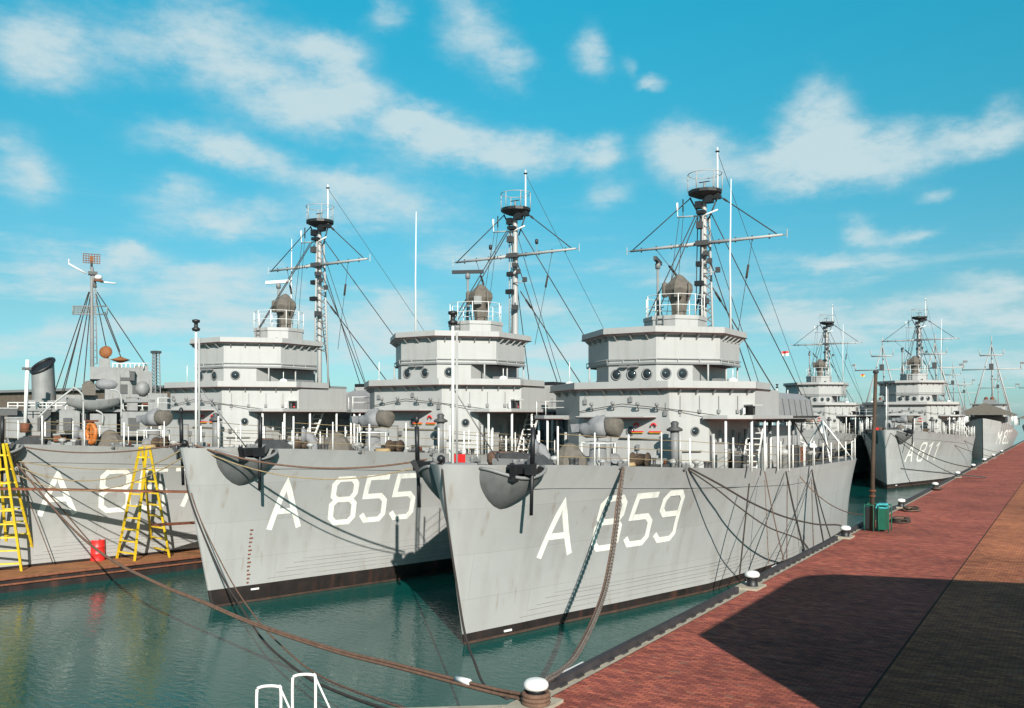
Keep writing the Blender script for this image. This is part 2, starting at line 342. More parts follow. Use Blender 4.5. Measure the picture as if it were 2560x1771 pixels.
def spline(pts, n=6):
    """smooth curve through points (Catmull-Rom)"""
    P = [Vector(p) for p in pts]
    if len(P) < 3: return [P[0].lerp(P[-1], i/n) for i in range(n+1)]
    out = []
    for i in range(len(P)-1):
        p0 = P[i-1] if i else P[0]*2-P[1]; p1 = P[i]; p2 = P[i+1]; p3 = P[i+2] if i+2 < len(P) else P[-1]*2-P[-2]
        for k in range(n):
            t = k/n
            out.append(.5*((2*p1)+(p2-p0)*t+(2*p0-5*p1+4*p2-p3)*t*t+(3*p1-p0-3*p2+p3)*t**3))
    out.append(P[-1]); return out
def sag(p, q, s, n=20):
    p, q = Vector(p), Vector(q); out = []
    for i in range(n+1):
        t = i/n; v = p.lerp(q, t); v.z -= 4*s*t*(1-t); out.append(v)
    return out

# ------------------------------------------------------------------ the class of naval ships
def lerp_tab(x, xs, ys):
    if x <= xs[0]: return ys[0]
    for i in range(len(xs)-1):
        if x <= xs[i+1]: return ys[i]+(ys[i+1]-ys[i])*(x-xs[i])/(xs[i+1]-xs[i])
    return ys[-1]
WLX, WLY = [0,.15,.3,.56,1.0,1.73,2.71,3.2,4.3,4.9,5.1,5.3], [.004,.046,.092,.163,.30,.506,.642,.66,.64,.60,.54,.45]
DKX, DKY = [0,.03,.06,.15,.35,.8,1.25,1.8,2.6,3.5,4.6,5.0,5.2,5.3], [.008,.06,.10,.17,.275,.43,.565,.65,.70,.71,.70,.66,.58,.48]
ZDX, ZDY = [-.17,0,.35,1.25,2.66,5.3], [.785,.782,.770,.72,.65,.62]
L_S = 5.3
def zd(u): return lerp_tab(u, ZDX, ZDY)
def hb_s(s, z, zdk):
    t = max(0, min(1.08, z/zdk)); w = lerp_tab(s, WLX, WLY); d = lerp_tab(s, DKX, DKY)
    if z < 0: return w*(1+z*1.2)
    return w+(d-w)*t**1.9
def u_of(s, z): k = .17*z/.79; return s-k*(1-s/L_S)
def hb(u, z):
    k = .17*z/.79; s = (u+k)/(1+k/L_S)
    return hb_s(s, z, zd(u))
GLY = {
 'A': [[(0,0),(.5,1),(1,0)], [(.20,.36),(.82,.36)]],
 '8': [[(.2,.53),(.02,.62),(.02,.88),(.2,1),(.8,1),(.98,.88),(.98,.66),(.8,.53),(.2,.53)], [(.2,.53),(0,.42),(0,.12),(.2,0),(.8,0),(1,.12),(1,.42),(.8,.53)]],
 '5': [[(1,1),(.1,1),(.04,.56),(.78,.56),(1,.44),(1,.12),(.8,0),(.15,0),(0,.12)]],
 '9': [[(1,.55),(.2,.55),(.02,.66),(.02,.88),(.2,1),(.8,1),(1,.88),(1,.12),(.8,0),(.2,0),(0,.12)]],
 '7': [[(0,1),(1,1),(.35,0)]],
 '1': [[(.2,.8),(.6,1),(.6,0)]], '2': [[(0,.85),(.2,1),(.8,1),(1,.85),(1,.62),(0,0),(1,0)]],
 '0': [[(.2,0),(0,.12),(0,.88),(.2,1),(.8,1),(1,.88),(1,.12),(.8,0),(.2,0)]],
 'M': [[(0,0),(0,1),(.5,.4),(1,1),(1,0)]],
 '3': [[(0,.88),(.2,1),(.8,1),(1,.88),(1,.65),(.8,.53),(.4,.53)], [(.8,.53),(1,.42),(1,.12),(.8,0),(.2,0),(0,.12)]],
}
def ribbon(mb, poly, wid, fmap, m):
    """a painted stroke: mitred band along a 2-D line, mapped on to a surface"""
    pts = []
    for i in range(len(poly)-1):
        a, b = Vector(poly[i]), Vector(poly[i+1]); n = max(1, int((b-a).length/.05))
        for k in range(n): pts.append(a.lerp(b, k/n))
    pts.append(Vector(poly[-1])); closed = (pts[0]-pts[-1]).length < 1e-6
    vs = []; k = len(pts)
    for i, p in enumerate(pts):
        d1 = (p-pts[i-1]) if i else ((pts[0]-pts[-2]) if closed else (pts[1]-pts[0]))
        d2 = (pts[i+1]-p) if i < k-1 else ((pts[1]-pts[0]) if closed else (p-pts[i-1]))
        d1 = d1.normalized(); d2 = d2.normalized(); n1 = Vector((-d1.y, d1.x)); n2 = Vector((-d2.y, d2.x)); n = (n1+n2).normalized()
        w = wid/2/max(.55, n.dot(n1)); e = Vector((0, 0))
        if not closed and i == 0: e = -d2*wid*.25
        if not closed and i == k-1: e = d1*wid*.25
        vs += [fmap(*(p+n*w+e)), fmap(*(p-n*w+e))]
    mb.add(vs, [(2*i, 2*i+1, 2*i+3, 2*i+2) for i in range(k-1)], m)
def paint_number(H, number, u0=.36, gap=.085, wk=1.0):
    """the pennant number as painted bands on both bows"""
    zb, zt = .352, .604; x = 0; pos = []
    for ch in number:
        if ch == ' ': x += gap; continue
        w = (.185 if ch in 'AM' else .155)*wk; pos.append((ch, x, w)); x += w+.065*wk
    tot = x-.065*wk
    for sgn in (1, -1):
        mb = MB('letter_white')
        for ch, x0, w in pos:
            for line in GLY[ch]:
                def fm(px_, pz_, x0=x0):
                    q = x0+px_-.04*(pz_/.25); z = zb+pz_
                    u = u0+(q if sgn > 0 else tot-q)
                    return (sgn*(hb(u, z)+.0012), u, z)
                ribbon(mb, [(p[0]*w, p[1]*(zt-zb)) for p in line], .031, fm, 'letter_white')
        mb.build('hull_number', H)
def oct_front(w, e, u0, ey=None):
    ey = e if ey is None else ey
    return [(-w-e, u0+ey), (-w, u0), (w, u0), (w+e, u0+ey)]
def house(w, e, u0, u1, ey=None, back=0):
    f = oct_front(w, e, u0, ey)
    if back: return f+[(w+e, u1-back), (w+e-back, u1), (-w-e+back, u1), (-w-e, u1-back)]
    return f+[(w+e, u1), (-w-e, u1)]
def porthole(mb, c, nrm, r, ring='mid_grey'):
    c = Vector(c); n = Vector(nrm).normalized()
    mb.lathe(c-n*.002, [(r*1.22, 0), (r*1.22, .008), (r*1.0, .010), (r*.96, .004)], 16, ring, n)
    mb.lathe(c, [(r*.97, .0), (r*.97, .0035)], 16, 'glass_dark', n)

def make_ship(label, number, loc, radar='edge', portholes=5, whip=(.30, 2.45), detail=1.0, boot=.05, group='grey ships moored in the near row', mast_kind='lattice', marks=False, num=(.36,.085), mast_u=2.99, mast_dz=0):
    T = thing('naval_ship', label, 'ship', loc, 0, group)
    # --- hull
    S = [0,.015,.03,.06,.1,.15,.22,.3,.4,.5,.65,.8,1,1.2,1.45,1.7,2,2.3,2.6,2.9,3.2,3.6,4,4.3,4.6,4.8,4.95,5.08,5.17,5.24,5.3]
    rows = [('z',-.18),('z',.002-loc[2]),('z',.013-loc[2]),('z',boot)]+[('t',i/9) for i in range(1, 10)]
    hull = MB('hull_grey'); ncol = len(S); vs = []
    for sgn in (1, -1):
        for (k, a) in rows:
            for s in S:
                top = zd(s-.17*(1-s/L_S))+.012
                z = a if k == 'z' else boot+(top-boot)*a
                u = u_of(s, z); vs.append((sgn*hb_s(s, z, top-.012), u, z))
    nr = len(rows)
    def idx(side, r, c): return side*nr*ncol+r*ncol+c
    for side in (0, 1):
        for r in range(nr-1):
            fs = []
            for c in range(ncol-1):
                q = (idx(side,r,c), idx(side,r,c+1), idx(side,r+1,c+1), idx(side,r+1,c)); fs.append(q if side == 0 else q[::-1])
            o = len(hull.v)
            for f in fs: hull.f.append(f); hull.m.append(('boot_black','scum_brown','boot_black')[r] if r < 3 else 'hull_grey'); hull.sm.append(True)
    hull.v = [tuple(p) for p in vs]
    for r in range(nr-1):
        hull.f.append((idx(0,r,ncol-1), idx(1,r,ncol-1), idx(1,r+1,ncol-1), idx(0,r+1,ncol-1))); hull.m.append(('boot_black','scum_brown','boot_black')[r] if r < 3 else 'hull_grey'); hull.sm.append(False)
        hull.f.append((idx(1,r,0), idx(0,r,0), idx(0,r+1,0), idx(1,r+1,0))); hull.m.append(('boot_black','scum_brown','boot_black')[r] if r < 3 else 'hull_grey'); hull.sm.append(False)
    H = hull.build('hull', T)
    # deck
    dk = MB('deck_grey'); vs = []; n = 0
    for s in S:
        u = s-.17*(1-s/L_S); z = zd(u)-.004; u = u_of(s, z); b = hb_s(s, z, zd(u))-.004; vs += [(-b, u, z), (b, u, z)]; n += 1
    dk.add(vs, [(2*i, 2*i+1, 2*i+3, 2*i+2) for i in range(n-1)]); dk.build('main_deck', T)
    # plating seams: two thin raised lines along each side
    for dz, r in ((.095, .0022),):
        sm = MB('mid_grey')
        for sgn in (1, -1):
            sm.tube([(sgn*(hb(u, zd(u)-dz)+.001), u, zd(u)-dz) for u in [.12+.1*i for i in range(30)]], r, 4)
        sm.build('rubbing_strip', H)
    wl = MB('mid_grey')
    for sgn in (1, -1):
        for k in range(5):
            z = .075+.022*k+.004*(k % 2)
            wl.tube([(sgn*(hb(u, z)+.0004), u, z) for u in [.30+.05*k+.12*i for i in range(26-3*k)]], .0012, 4)
    wl.build('weld_seam', H)
    if number: paint_number(H, number, *num)
    for sgn in ((1, -1) if marks else ()):
        for i in range(14):
            dm = MB('rust_brown'); z = .06+.022*i; u = .19-.045*z; v = hb(u, z)+.001; w_ = .012+.004*(i % 3)
            dm.add([(sgn*v, u, z), (sgn*hb(u+w_, z)+sgn*.001, u+w_, z), (sgn*hb(u+w_, z+.009)+sgn*.001, u+w_, z+.009), (sgn*hb(u, z+.009)+sgn*.001, u, z+.009)], [(0,1,2,3)]); dm.build('draught_mark', H)
    for sgn in (1, -1):
        q = MB('white_paint'); q.box((sgn*(hb(.235,.025)+.001), .235, .026), (.008,.045,.009), rz=-sgn*.28); q.build('waterline_mark', H)
    # --- anchors in their bolsters
    for sgn in (1, -1):
        bo = MB('mid_grey'); uc = .062; nph = 15; nw = 10
        def bp(w, ph, ins=0.0):
            sn = max(0, math.sin(ph)); zz = .782-.19*w-.045*sn**2*(1-w); hw = (.128-ins)*(1-w**2.0)**.75; pr = (.100-ins)*(1-w**1.5)**.8
            u = uc+.012*w-hw*math.cos(ph); return (sgn*(hb(u, zz)-.004+pr*sn**.9), u, zz)
        for ins, mm in ((0, 'bolster_grey'), (.010, 'black_paint')):
            vs = [bp(w/(nw-1), math.pi*p/(nph-1), ins) for w in range(nw) for p in range(nph)]
            fs = [(w*nph+p, w*nph+p+1, (w+1)*nph+p+1, (w+1)*nph+p) for w in range(nw-1) for p in range(nph-1)]
            bo.add(vs, fs, mm, True)
        bo.tube([bp(0, math.pi*p/14) for p in range(15)], .008, 6, 'mid_grey')
        B = bo.build('anchor_bolster', H)
        an = MB('black_paint'); vo = hb(uc, .775)+.060
        an.box((sgn*(vo-.03), uc, .765), (.05,.09,.06)); an.bar((sgn*(vo-.02), uc-.07, .74), (sgn*(vo-.02), uc+.07, .74), .03, .03)
        an.bar((sgn*(vo-.02), uc-.06, .74), (sgn*(vo+.0), uc-.09, .80), .02, .02); an.bar((sgn*(vo-.02), uc+.06, .74), (sgn*(vo+.0), uc+.09, .80), .02, .02)
        an.build('anchor', B)
        rod = MB('black_paint'); ro = hb(uc, .775)+.108
        rod.tube([(sgn*ro, uc, .955), (sgn*(ro-.004), uc, .80)], .0105, 8); rod.tube([(sgn*(ro-.004), uc, .80), (sgn*(ro-.012), uc+.004, .58)], .008, 8)
        rod.box((sgn*(ro-.012), uc, .775), (.03,.05,.045))
        if sgn < 0: rod.tube([(sgn*ro, uc, .955), (sgn*ro, uc, .98)], .003, 5); rod.ball((sgn*ro, uc, .987), (.012,.012,.019))
        rod.build('anchor_davit', T)
        if sgn < 0: continue
        cv = MB('dark_grey'); q = hb(.3, .78)*.72
        cv.prism([(sgn*(q-.06), .16), (sgn*(q+.03), .16), (sgn*(q+.04), .38), (sgn*(q-.05), .38)], .765, [(sgn*(q-.01), .22), (sgn*q, .22), (sgn*q, .30), (sgn*(q-.01), .30)], .828)
        cv.build('windlass_cover', T)
    # --- bow fittings
    b = MB('mid_grey'); b.prism([(-.05,-.10),(0,-.165),(.05,-.10),(.09,-.02),(-.09,-.02)], .782, [(-.04,-.09),(0,-.15),(.04,-.09),(.08,-.02),(-.08,-.02)], .800); b.ball((-.03,-.13,.82), .017, 'black_paint'); b.build('bow_chock', T)
    js = MB('white_paint'); js.tube([(.0,-.085,.78), (0,-.085,1.40)], .0062, 8); js.tube([(.018,-.08,.78), (.018,-.08,1.36)], .0055, 6, 'house_grey'); J = js.build('jackstaff', T)
    ln = MB('black_paint'); ln.lathe((0,-.085,1.395), [(.018,0),(.022,.012),(.010,.02),(.010,.04),(.020,.045),(.020,.056),(.004,.06)], 10); ln.build('masthead_lamp', J)
    bs = MB('mid_grey'); bs.tube([(.0,-.08,1.12), (.06,.18,.80)], .003, 5); bs.build('stay', T)
    wd = MB('dark_grey'); wd.box((0,.42,.80), (.13,.07,.05)); wd.lathe((-.10,.42,.80), [(.03,0),(.022,.02),(.022,.18),(.03,.2)], 12, 'dark_grey', (1,0,0)); wd.box((0,.42,.785), (.2,.1,.03), 'mid_grey'); wd.build('anchor_windlass', T)
    for (v, u) in ((.22,.60), (-.22,.60), (.52,1.62), (-.52,1.62), (.55,3.0), (-.55,3.0), (.5,4.6), (-.5,4.6)):
        bt = MB('dark_grey'); z = zd(u)
        for du in (-.025, .025): bt.lathe((v, u+du, z-.006), [(.016,0),(.012,.004),(.012,.042),(.016,.047),(.014,.052)], 10)
        bt.box((v, u, z), (.03,.085,.008)); bt.build('deck_bitts', T)
    for (u, sg) in ((.10,1), (.70,1), (1.18,1), (1.9,1), (.10,-1), (.70,-1), (1.9,-1)):
        fl = MB('mid_grey'); z = zd(u); v = sg*(hb(u, z)-.012)
        fl.box((v, u, z+.018), (.026,.06,.014)); fl.lathe((v, u-.028, z), [(.014,0),(.012,.03),(.014,.036)], 8); fl.lathe((v, u+.028, z), [(.014,0),(.012,.03),(.014,.036)], 8); fl.build('fairlead', T)
    # cowl ventilators
    for (v, u, sc_, dirx) in ((-.06,.80,1.0,(-.75,-.65,0)), (.20,1.08,.55,(.6,-.7,0)), (-.33,1.25,.7,(-.7,-.6,0))):
        cw = MB('canvas_grey'); z = zd(u)-.004; D = Vector(dirx).normalized()
        base = Vector((v, u, z)); pts = [base, base+Vector((0,0,.06))*sc_, base+Vector((0,0,.085))*sc_+D*.012*sc_, base+Vector((0,0,.10))*sc_+D*.04*sc_]
        cw.tube(pts, .030*sc_, 12, caps=False)
        cw.lathe(pts[-1]-D*.006*sc_, [(.030*sc_,0),(.047*sc_,.018*sc_),(.052*sc_,.03*sc_),(.046*sc_,.026*sc_),(.03*sc_,.012*sc_)], 14, 'canvas_grey', D)
        cw.build('cowl_ventilator', T)
    # covered forward gun on its pedestal
    gz = zd(1.25)
    gp = MB('mid_grey'); gp.lathe((.02,1.25,gz-.006), [(.09,0),(.09,.02),(.05,.04),(.045,.15)], 14); G = gp.build('gun_mount', T)
    gc = MB('canvas_grey'); gc.lathe((-.10,1.25,.925), [(.012,0),(.035,.01),(.045,.04),(.05,.08),(.066,.12),(.068,.16),(.055,.18)], 12, 'canvas_grey', (1,.05,.10))
    gc.lathe((.08,1.26,.942), [(.052,0),(.058,.008),(.058,.075),(.050,.082)], 12, 'canvas_brown', (1,.05,.05)); gc.ball((.02,1.25,.95), (.07,.05,.06)); gc.box((-.12,1.25,.93), (.05,.06,.05), 'canvas_grey'); 
    cx_, cy_, cz_ = .0, 1.25, .93; rr_ = random.Random(3)
    gc.v = [(cx_+(x-cx_)*.92+.006*math.sin(40*y+25*z), cy_+(y-cy_)*.92+.006*math.sin(35*x+30*z), cz_+(z-cz_)*.92+.008*math.sin(30*x+40*y)) for x, y, z in gc.v]
    gc.build('gun_cover', G)
    gr = MB('white_paint'); gr.tube([(.02+.105*math.cos(t), 1.25+.105*math.sin(t), gz+.135) for t in [i*math.pi/9 for i in range(18)]], .003, 5, closed=True)
    for i in range(6):
        t = i*math.pi/3; gr.tube([(.02+.105*math.cos(t), 1.25+.105*math.sin(t), gz), (.02+.105*math.cos(t), 1.25+.105*math.sin(t), gz+.135)], .003, 5)
    gr.build('gun_rail', G)
    for (v, u, s_) in ((.30,1.40,1), (-.28,1.05,.8), (.05,1.46,.7), (-.20,1.50,1)):
        lk = MB('house_grey'); z = zd(u)-.004; lk.box((v, u, z+.028*s_), (.10*s_,.06*s_,.056*s_)); lk.box((v, u, z+.058*s_), (.106*s_,.066*s_,.006), 'mid_grey'); lk.build('deck_locker', T)
    rc = MB('rope_brown'); rc.lathe((-.16,.52,zd(.5)-.004), [(.05,0),(.06,.02),(.06,.05),(.045,.07),(.02,.05)], 14); rc.build('rope_coil', T)
    rc = MB('rope_tan'); rc.lathe((.30,1.02,zd(1.0)-.004), [(.04,0),(.05,.015),(.045,.035),(.02,.02)], 14); rc.build('rope_coil', T)
    for (v, u, k) in ((.36,1.06,1.0), (-.34,.98,.9)):
        q = MB('post_brown'); z = zd(u); q.lathe((v-.045*k,u,z+.045*k), [(.040*k,0),(.040*k,.005*k),(.030*k,.008*k),(.034*k,.045*k),(.030*k,.082*k),(.040*k,.085*k),(.040*k,.09*k)], 14, 'post_brown', (1,0,0)); q.box((v,u,z+.006), (.10*k,.05*k,.02), 'dark_grey'); q.build('hawser_reel', T)
    q = MB('canvas_brown'); z = zd(.9); q.lathe((.02,.92,z-.005), [(.10,0),(.095,.04),(.06,.09),(.03,.12),(.008,.128)], 9, 'canvas_brown', smooth=False); q.build('covered_winch', T)
    if radar == 'edge':
        q = MB('red_paint'); q.box((-.17,.20,.80), (.045,.03,.05)); q.box((-.17,.20,.828), (.012,.02,.006), 'dark_grey'); q.build('fire_box', T)
    for (v, u) in ((.15,1.32), (-.14,1.30), (.30,1.25), (-.32,1.42), (.42,1.36), (.10,.62), (-.10,.66), (.48,1.55), (.24,.86)):
        q = MB('house_grey'); z = zd(u); k = .8+.4*rnd.random(); q.lathe((v,u,z-.004), [(.012*k,0),(.012*k,.035*k),(.024*k,.040*k),(.024*k,.052*k),(.010*k,.060*k)], 10); q.build('mushroom_vent', T)
    for (v, u, l_) in ((.26,1.50,.12), (.02,1.38,.10), (-.10,1.12,.14), (.40,1.22,.10)):
        q = MB('dark_grey'); z = zd(u); q.box((v,u,z+.012), (l_,.03,.026)); q.lathe((v-.3*l_,u,z+.024), [(.014,0),(.010,.004),(.010,.03),(.016,.034)], 8); q.lathe((v+.3*l_,u,z+.024), [(.012,0),(.008,.02),(.012,.024)], 8, 'rust_brown'); q.build('deck_fitting', T)
    for (v, u) in ((.10,1.608), (.24,1.608), (-.05,1.608), (.34,1.65)):
        q = MB('mid_grey'); q.box((v,u,.80+.05*rnd.random()), (.02,.014,.03)); q.tube([(v,u,.70), (v,u,.80)], .0035, 5); q.build('cable_box', T)
    # --- deckhouse, bridge, wheelhouse
    z0 = .69
    dh = MB(); dh.prism(house(.297,.17,1.62,2.62), z0-.03, house(.297,.17,1.62,2.62), .985); D0 = dh.build('deckhouse', T)
    for (v, u, nrm) in ((.050,1.62,(0,-1,0)), (.405,1.728,(.707,-.707,0)), (-.18,1.62,(0,-1,0))):
        ph = MB(); porthole(ph, (v, u, .915), nrm, .023); ph.build('porthole', D0)
    for v in (.09, .20):
        hr = MB('red_paint'); hr.tube([(v+.015*math.cos(t), 1.606, .945+.015*math.sin(t)) for t in [math.pi*i/8 for i in range(9)]], .005, 6); hr.build('hose_reel', D0)
        rk = MB('red_paint'); rk.box((v+.005, 1.612, .912), (.072,.014,.007)); rk.box((v+.005, 1.613, .9065), (.07,.012,.004), 'yellow_paint'); rk.build('hose_rack', D0)
    hr = MB('mid_grey'); hr.tube([(-.02,1.608,.872), (.27,1.608,.872)], .004, 5); hr.tube([(.325,1.63,.80), (.44,1.745,.80)], .004, 5); hr.build('handrail', D0)
    cn = MB(); cn.prism([(-.27,1.53),(.17,1.53),(.21,1.6195),(-.27,1.6195)], .992, [(-.27,1.53),(.17,1.53),(.21,1.6195),(-.27,1.6195)], 1.003); cn.build('door_canopy', D0)
    de = MB('shadow_line_red'); de.tube([(-.27,1.528,.993),(.17,1.528,.993),(.21,1.615,.993)], .0035, 5); de.build('shadow_line', D0)  # added strip drawing the shadow edge under the canopy, no real fitting
    dr = MB('mid_grey'); dr.box((-.12,1.617,.80), (.09,.012,.19)); dr.box((-.12,1.6095,.80), (.074,.006,.17), 'house_grey'); dr.build('door', D0)
    js_ = MB('rope_dark'); js_.tube([(-.29,1.606,1.03), (0,1.60,1.075), (.29,1.606,1.045), (.62,1.86,.99)], .0022, 5); js_.build('jackstay', D0)
    vp = MB('mid_grey'); vp.lathe((.372,1.50,zd(1.5)-.004), [(.024,0),(.024,.225)], 14, 'mid_grey'); vp.lathe((.372,1.50,.915), [(.024,0),(.045,.006),(.045,.016),(.02,.03),(.024,.05),(.012,.06)], 12, 'dark_grey'); vp.tube([(.405,1.50,zd(1.5)),(.405,1.50,.91)], .010, 8, 'house_grey'); vp.build('ventilator_trunk', T)
    # side decks on posts
    for sgn in (1, -1):
        p = [(sgn*.455,1.72),(sgn*.60,1.72),(sgn*.72,1.80),(sgn*.72,2.66),(sgn*.30,2.66),(sgn*.30,2.625),(sgn*.455,2.625)]
        if sgn < 0: p = p[::-1]
        pd = MB(); pd.prism(p, .982, p, 1.008, cap='mid_grey'); P = pd.build('side_deck', T); de = MB('shadow_line_red'); de.tube([(sgn*.46,1.718,.984),(sgn*.60,1.718,.984),(sgn*.722,1.80,.984),(sgn*.722,2.66,.984)], .0032, 5); de.build('shadow_line', P)  # red-brown strip added as the shadow edge beneath the deck rim
        for (v, u) in ((.585,1.735), (.705,1.83), (.705,2.08), (.705,2.36), (.705,2.62)):
            po = MB('white_paint'); po.tube([(sgn*v, u, zd(u)-.004), (sgn*v, u, .982)], .0075, 7); po.build('post', P)
        rl = MB('white_paint')
        for dz in (.05, .09): rl.tube([(sgn*.46,1.73,1.008+dz), (sgn*.595,1.73,1.008+dz), (sgn*.71,1.81,1.008+dz), (sgn*.71,2.65,1.008+dz)], .002, 4)
        for (v, u) in ((.595,1.73), (.71,1.81), (.71,2.1), (.71,2.4), (.71,2.65)): rl.tube([(sgn*v, u, 1.008), (sgn*v, u, 1.10)], .003, 5)
        if sgn < 0: rl.build('guard_rail', P)
        ld = MB('white_paint')
        for dv in (-.045, .045): ld.bar((sgn*.60+dv, 2.12, zd(2.1)), (sgn*.60+dv, 2.28, .985), .006, .014)
        for i in range(9):
            t = (i+.5)/9; ld.box((sgn*.60, 2.12+.16*t, zd(2.1)+(.985-zd(2.1))*t), (.088,.026,.006))
        ld.build('deck_ladder', T)
        for (v, u, hh, mm) in ((.50,1.9,.16,'house_grey'), (.52,2.05,.11,'canvas_brown'), (.50,2.5,.2,'dark_grey'), (.60,1.95,.09,'dark_grey')):
            lk = MB(mm); lk.box((sgn*v, u, zd(u)+hh/2-.004), (.06,.08,hh)); lk.box((sgn*v, u, zd(u)+hh-.002), (.068,.088,.008), 'mid_grey'); lk.build('deck_locker', T)
        for k in range(6):
            u = 1.80+.12*k; pp = MB('house_grey'); pp.tube([(sgn*.488, u, zd(u)), (sgn*.488, u, .90+.02*(k % 2))], .010, 7); pp.build('pipe', D0)
    # bridge deck
    l1 = house(.292,.38,1.62,2.62,back=.12)
    br = MB(); br.prism(l1, .985, l1, 1.165, cap='deck_grey'); B1 = br.build('bridge_house', T)
    lo = [(-.672,2.30)]+oct_front(.296,.375,1.605,.38)+[]; lo = [(-.676,2.05)]+[(-.672,1.995),(-.292,1.615),(.292,1.615),(.672,1.995),(.676,2.30)]
    hi = [(-.70,2.05),(-.70,1.97),(-.302,1.572),(.302,1.572),(.69,1.96),(.679,2.02),(.677,2.30)]
    lo = [(-.676,2.05),(-.672,1.993),(-.292,1.613),(.292,1.613),(.672,1.993),(.675,2.02),(.676,2.30)]
    bw = MB(); bw.wallstrip(lo, 1.155, [(p[0], p[1]) for p in hi], 1.163, .02); bw.wallstrip(hi, 1.163, hi, 1.206, .012); bw.build('bulwark', B1)
    def brackets(parent, pts, hz, out, inn, n_by_edge, size):
        for (a, b_), n_ in zip(zip(pts[:-1], pts[1:]), n_by_edge):
            a, b_ = Vector(a), Vector(b_); d = (b_-a).normalized(); nr_ = Vector((d.y, -d.x))
            for i in range(n_):
                p = a.lerp(b_, (i+.6)/n_+(-.1/n_)); w = d*.004
                q = MB('house_grey'); A = p-nr_*.002; O = p+nr_*out
                vs = []
                for sg in (-1, 1):
                    vs += [(A.x+w.x*sg, A.y+w.y*sg, hz), (O.x+w.x*sg, O.y+w.y*sg, hz), (A.x+w.x*sg, A.y+w.y*sg, hz-size)]
                q.add(vs, [(0,1,2), (5,4,3), (0,3,4,1), (1,4,5,2), (2,5,3,0)]); q.build('bracket', parent)
    de = MB('shadow_line_red'); de.tube([(p[0]*1.003, p[1]-.002, 1.1625) for p in hi], .0032, 5); de.build('shadow_line', B1)  # added dark line for the shade below the bulwark rim
    brackets(B1, oct_front(.292,.38,1.62), 1.154, .042, 0, (3,5,5), .032)
    # small lookout window under its canopy at the after corner
    wn = MB('black_paint'); wn.box((.655,1.945,1.035), (.012,.12,.05), rz=R(45)); wn.box((.668,1.958,1.033), (.012,.022,.03), 'red_paint', rz=R(45)); wn.box((.63,1.915,1.033), (.012,.022,.036), 'white_paint', rz=R(45)); wn.box((.672,1.940,1.066), (.06,.14,.008), 'house_grey', rz=R(45)); wn.build('lookout_window', B1)
    for (v, z, kind) in ((-.20,1.055,0), (-.06,1.06,0), (.10,1.055,0), (.22,1.05,0), (-.25,1.09,1), (.05,1.10,1), (.27,1.02,1)):
        q = MB('mid_grey')
        if kind == 0: q.tube([(v,1.619,z-.02), (v+.01,1.585,z), (v+.014,1.575,z+.012)], .004, 5); q.lathe((v+.014,1.572,z+.008), [(.006,0),(.012,.006),(.013,.018),(.004,.022)], 8)
        else: q.box((v,1.614,z), (.022,.012,.03)); q.tube([(v,1.616,z), (v,1.616,z+.06)], .0025, 4)
        q.build('wall_lamp', B1)
    for k in range(4):
        v = .34+.085*k; q = MB('mid_grey'); yy = 1.62+(v-.292)-.004; q.tube([(v,yy,1.0+.02*(k % 2)), (v,yy,1.12)], .003, 4); q.box((v,yy-.003,1.03), (.02,.014,.02), rz=R(45)); q.build('cable_run', B1)
    # wheelhouse
    wp = house(.157,.165,1.745,2.5)
    wh = MB(); wh.prism(wp, 1.165, wp, 1.316); W2 = wh.build('wheelhouse', T)
    vs_ = {5: ((-.103,0), (0,0), (.10,0), (.20,1), (.275,1)), 3: ((-.10,0), (.055,0), (.215,1))}[portholes]
    for (v, dg) in vs_:
        ph = MB()
        if dg: porthole(ph, (v, 1.745+(v-.157), 1.258), (.707,-.707,0), .029)
        else: porthole(ph, (v, 1.745, 1.256), (0,-1,0), .0285)
        ph.build('porthole', W2)
    for v in (.02, -.05): 
        lm = MB('mid_grey'); lm.box((v, 1.73, 1.303), (.05,.03,.012)); lm.build('wiper_box', W2)
    for sgn in (1, -1):
        cnn = MB('white_paint'); cnn.lathe((sgn*.55,1.965,1.165), [(.028,0),(.03,.01),(.03,.05),(.022,.06),(.008,.066)], 12); cnn.tube([(sgn*.55,1.965,1.22), (sgn*.55,1.965,1.36 if sgn < 0 else 1.28)], .003, 5); cnn.build('signal_lamp', T)
        for (u, v) in ((1.96,.40), (2.2,.43), (2.42,.43)):
            po = MB('house_grey'); po.tube([(sgn*v, u, 1.165), (sgn*v, u, 1.316)], .006, 6); po.build('post', W2)
        fl = MB('mid_grey'); fl.box((sgn*.40,2.25,1.20), (.05,.3,.07), 'mid_grey'); fl.build('flag_locker', W2)
    # upper bridge
    up = house(.157,.29,1.745,2.55,back=.14)
    ub = MB(); ub.prism(up, 1.318, up, 1.500, cap='deck_grey'); B3 = ub.build('upper_bridge', T)
    cw_o = [(-.459,2.40),(-.459,2.03),(-.162,1.733),(.162,1.733),(.459,2.03),(.459,2.40)]; cw_i = [(-.4475,2.40),(-.4475,2.036),(-.157,1.7445),(.157,1.7445),(.4475,2.036),(.4475,2.40)]
    cwk = MB(); cwk.wallstrip(cw_o, 1.314, cw_o, 1.326, .011, 'mid_grey')
    cwk.tube([(p[0], p[1], 1.348) for p in cw_o], .0028, 5)
    for (a, b_) in zip(cw_o[:-1], cw_o[1:]):
        for i in range(3): cwk.tube([Vector((*Vector(a).lerp(Vector(b_), i/3), 1.326)), Vector((*Vector(a).lerp(Vector(b_), i/3), 1.348))], .0022, 4)
    cwk.build('catwalk', B3)
    lo = [(-.45,2.42),(-.447,2.03),(-.157,1.738),(.157,1.738),(.447,2.03),(.45,2.42)]; hi = [(-.485,2.44),(-.485,2.015),(-.171,1.700),(.171,1.700),(.485,2.015),(.485,2.44)]
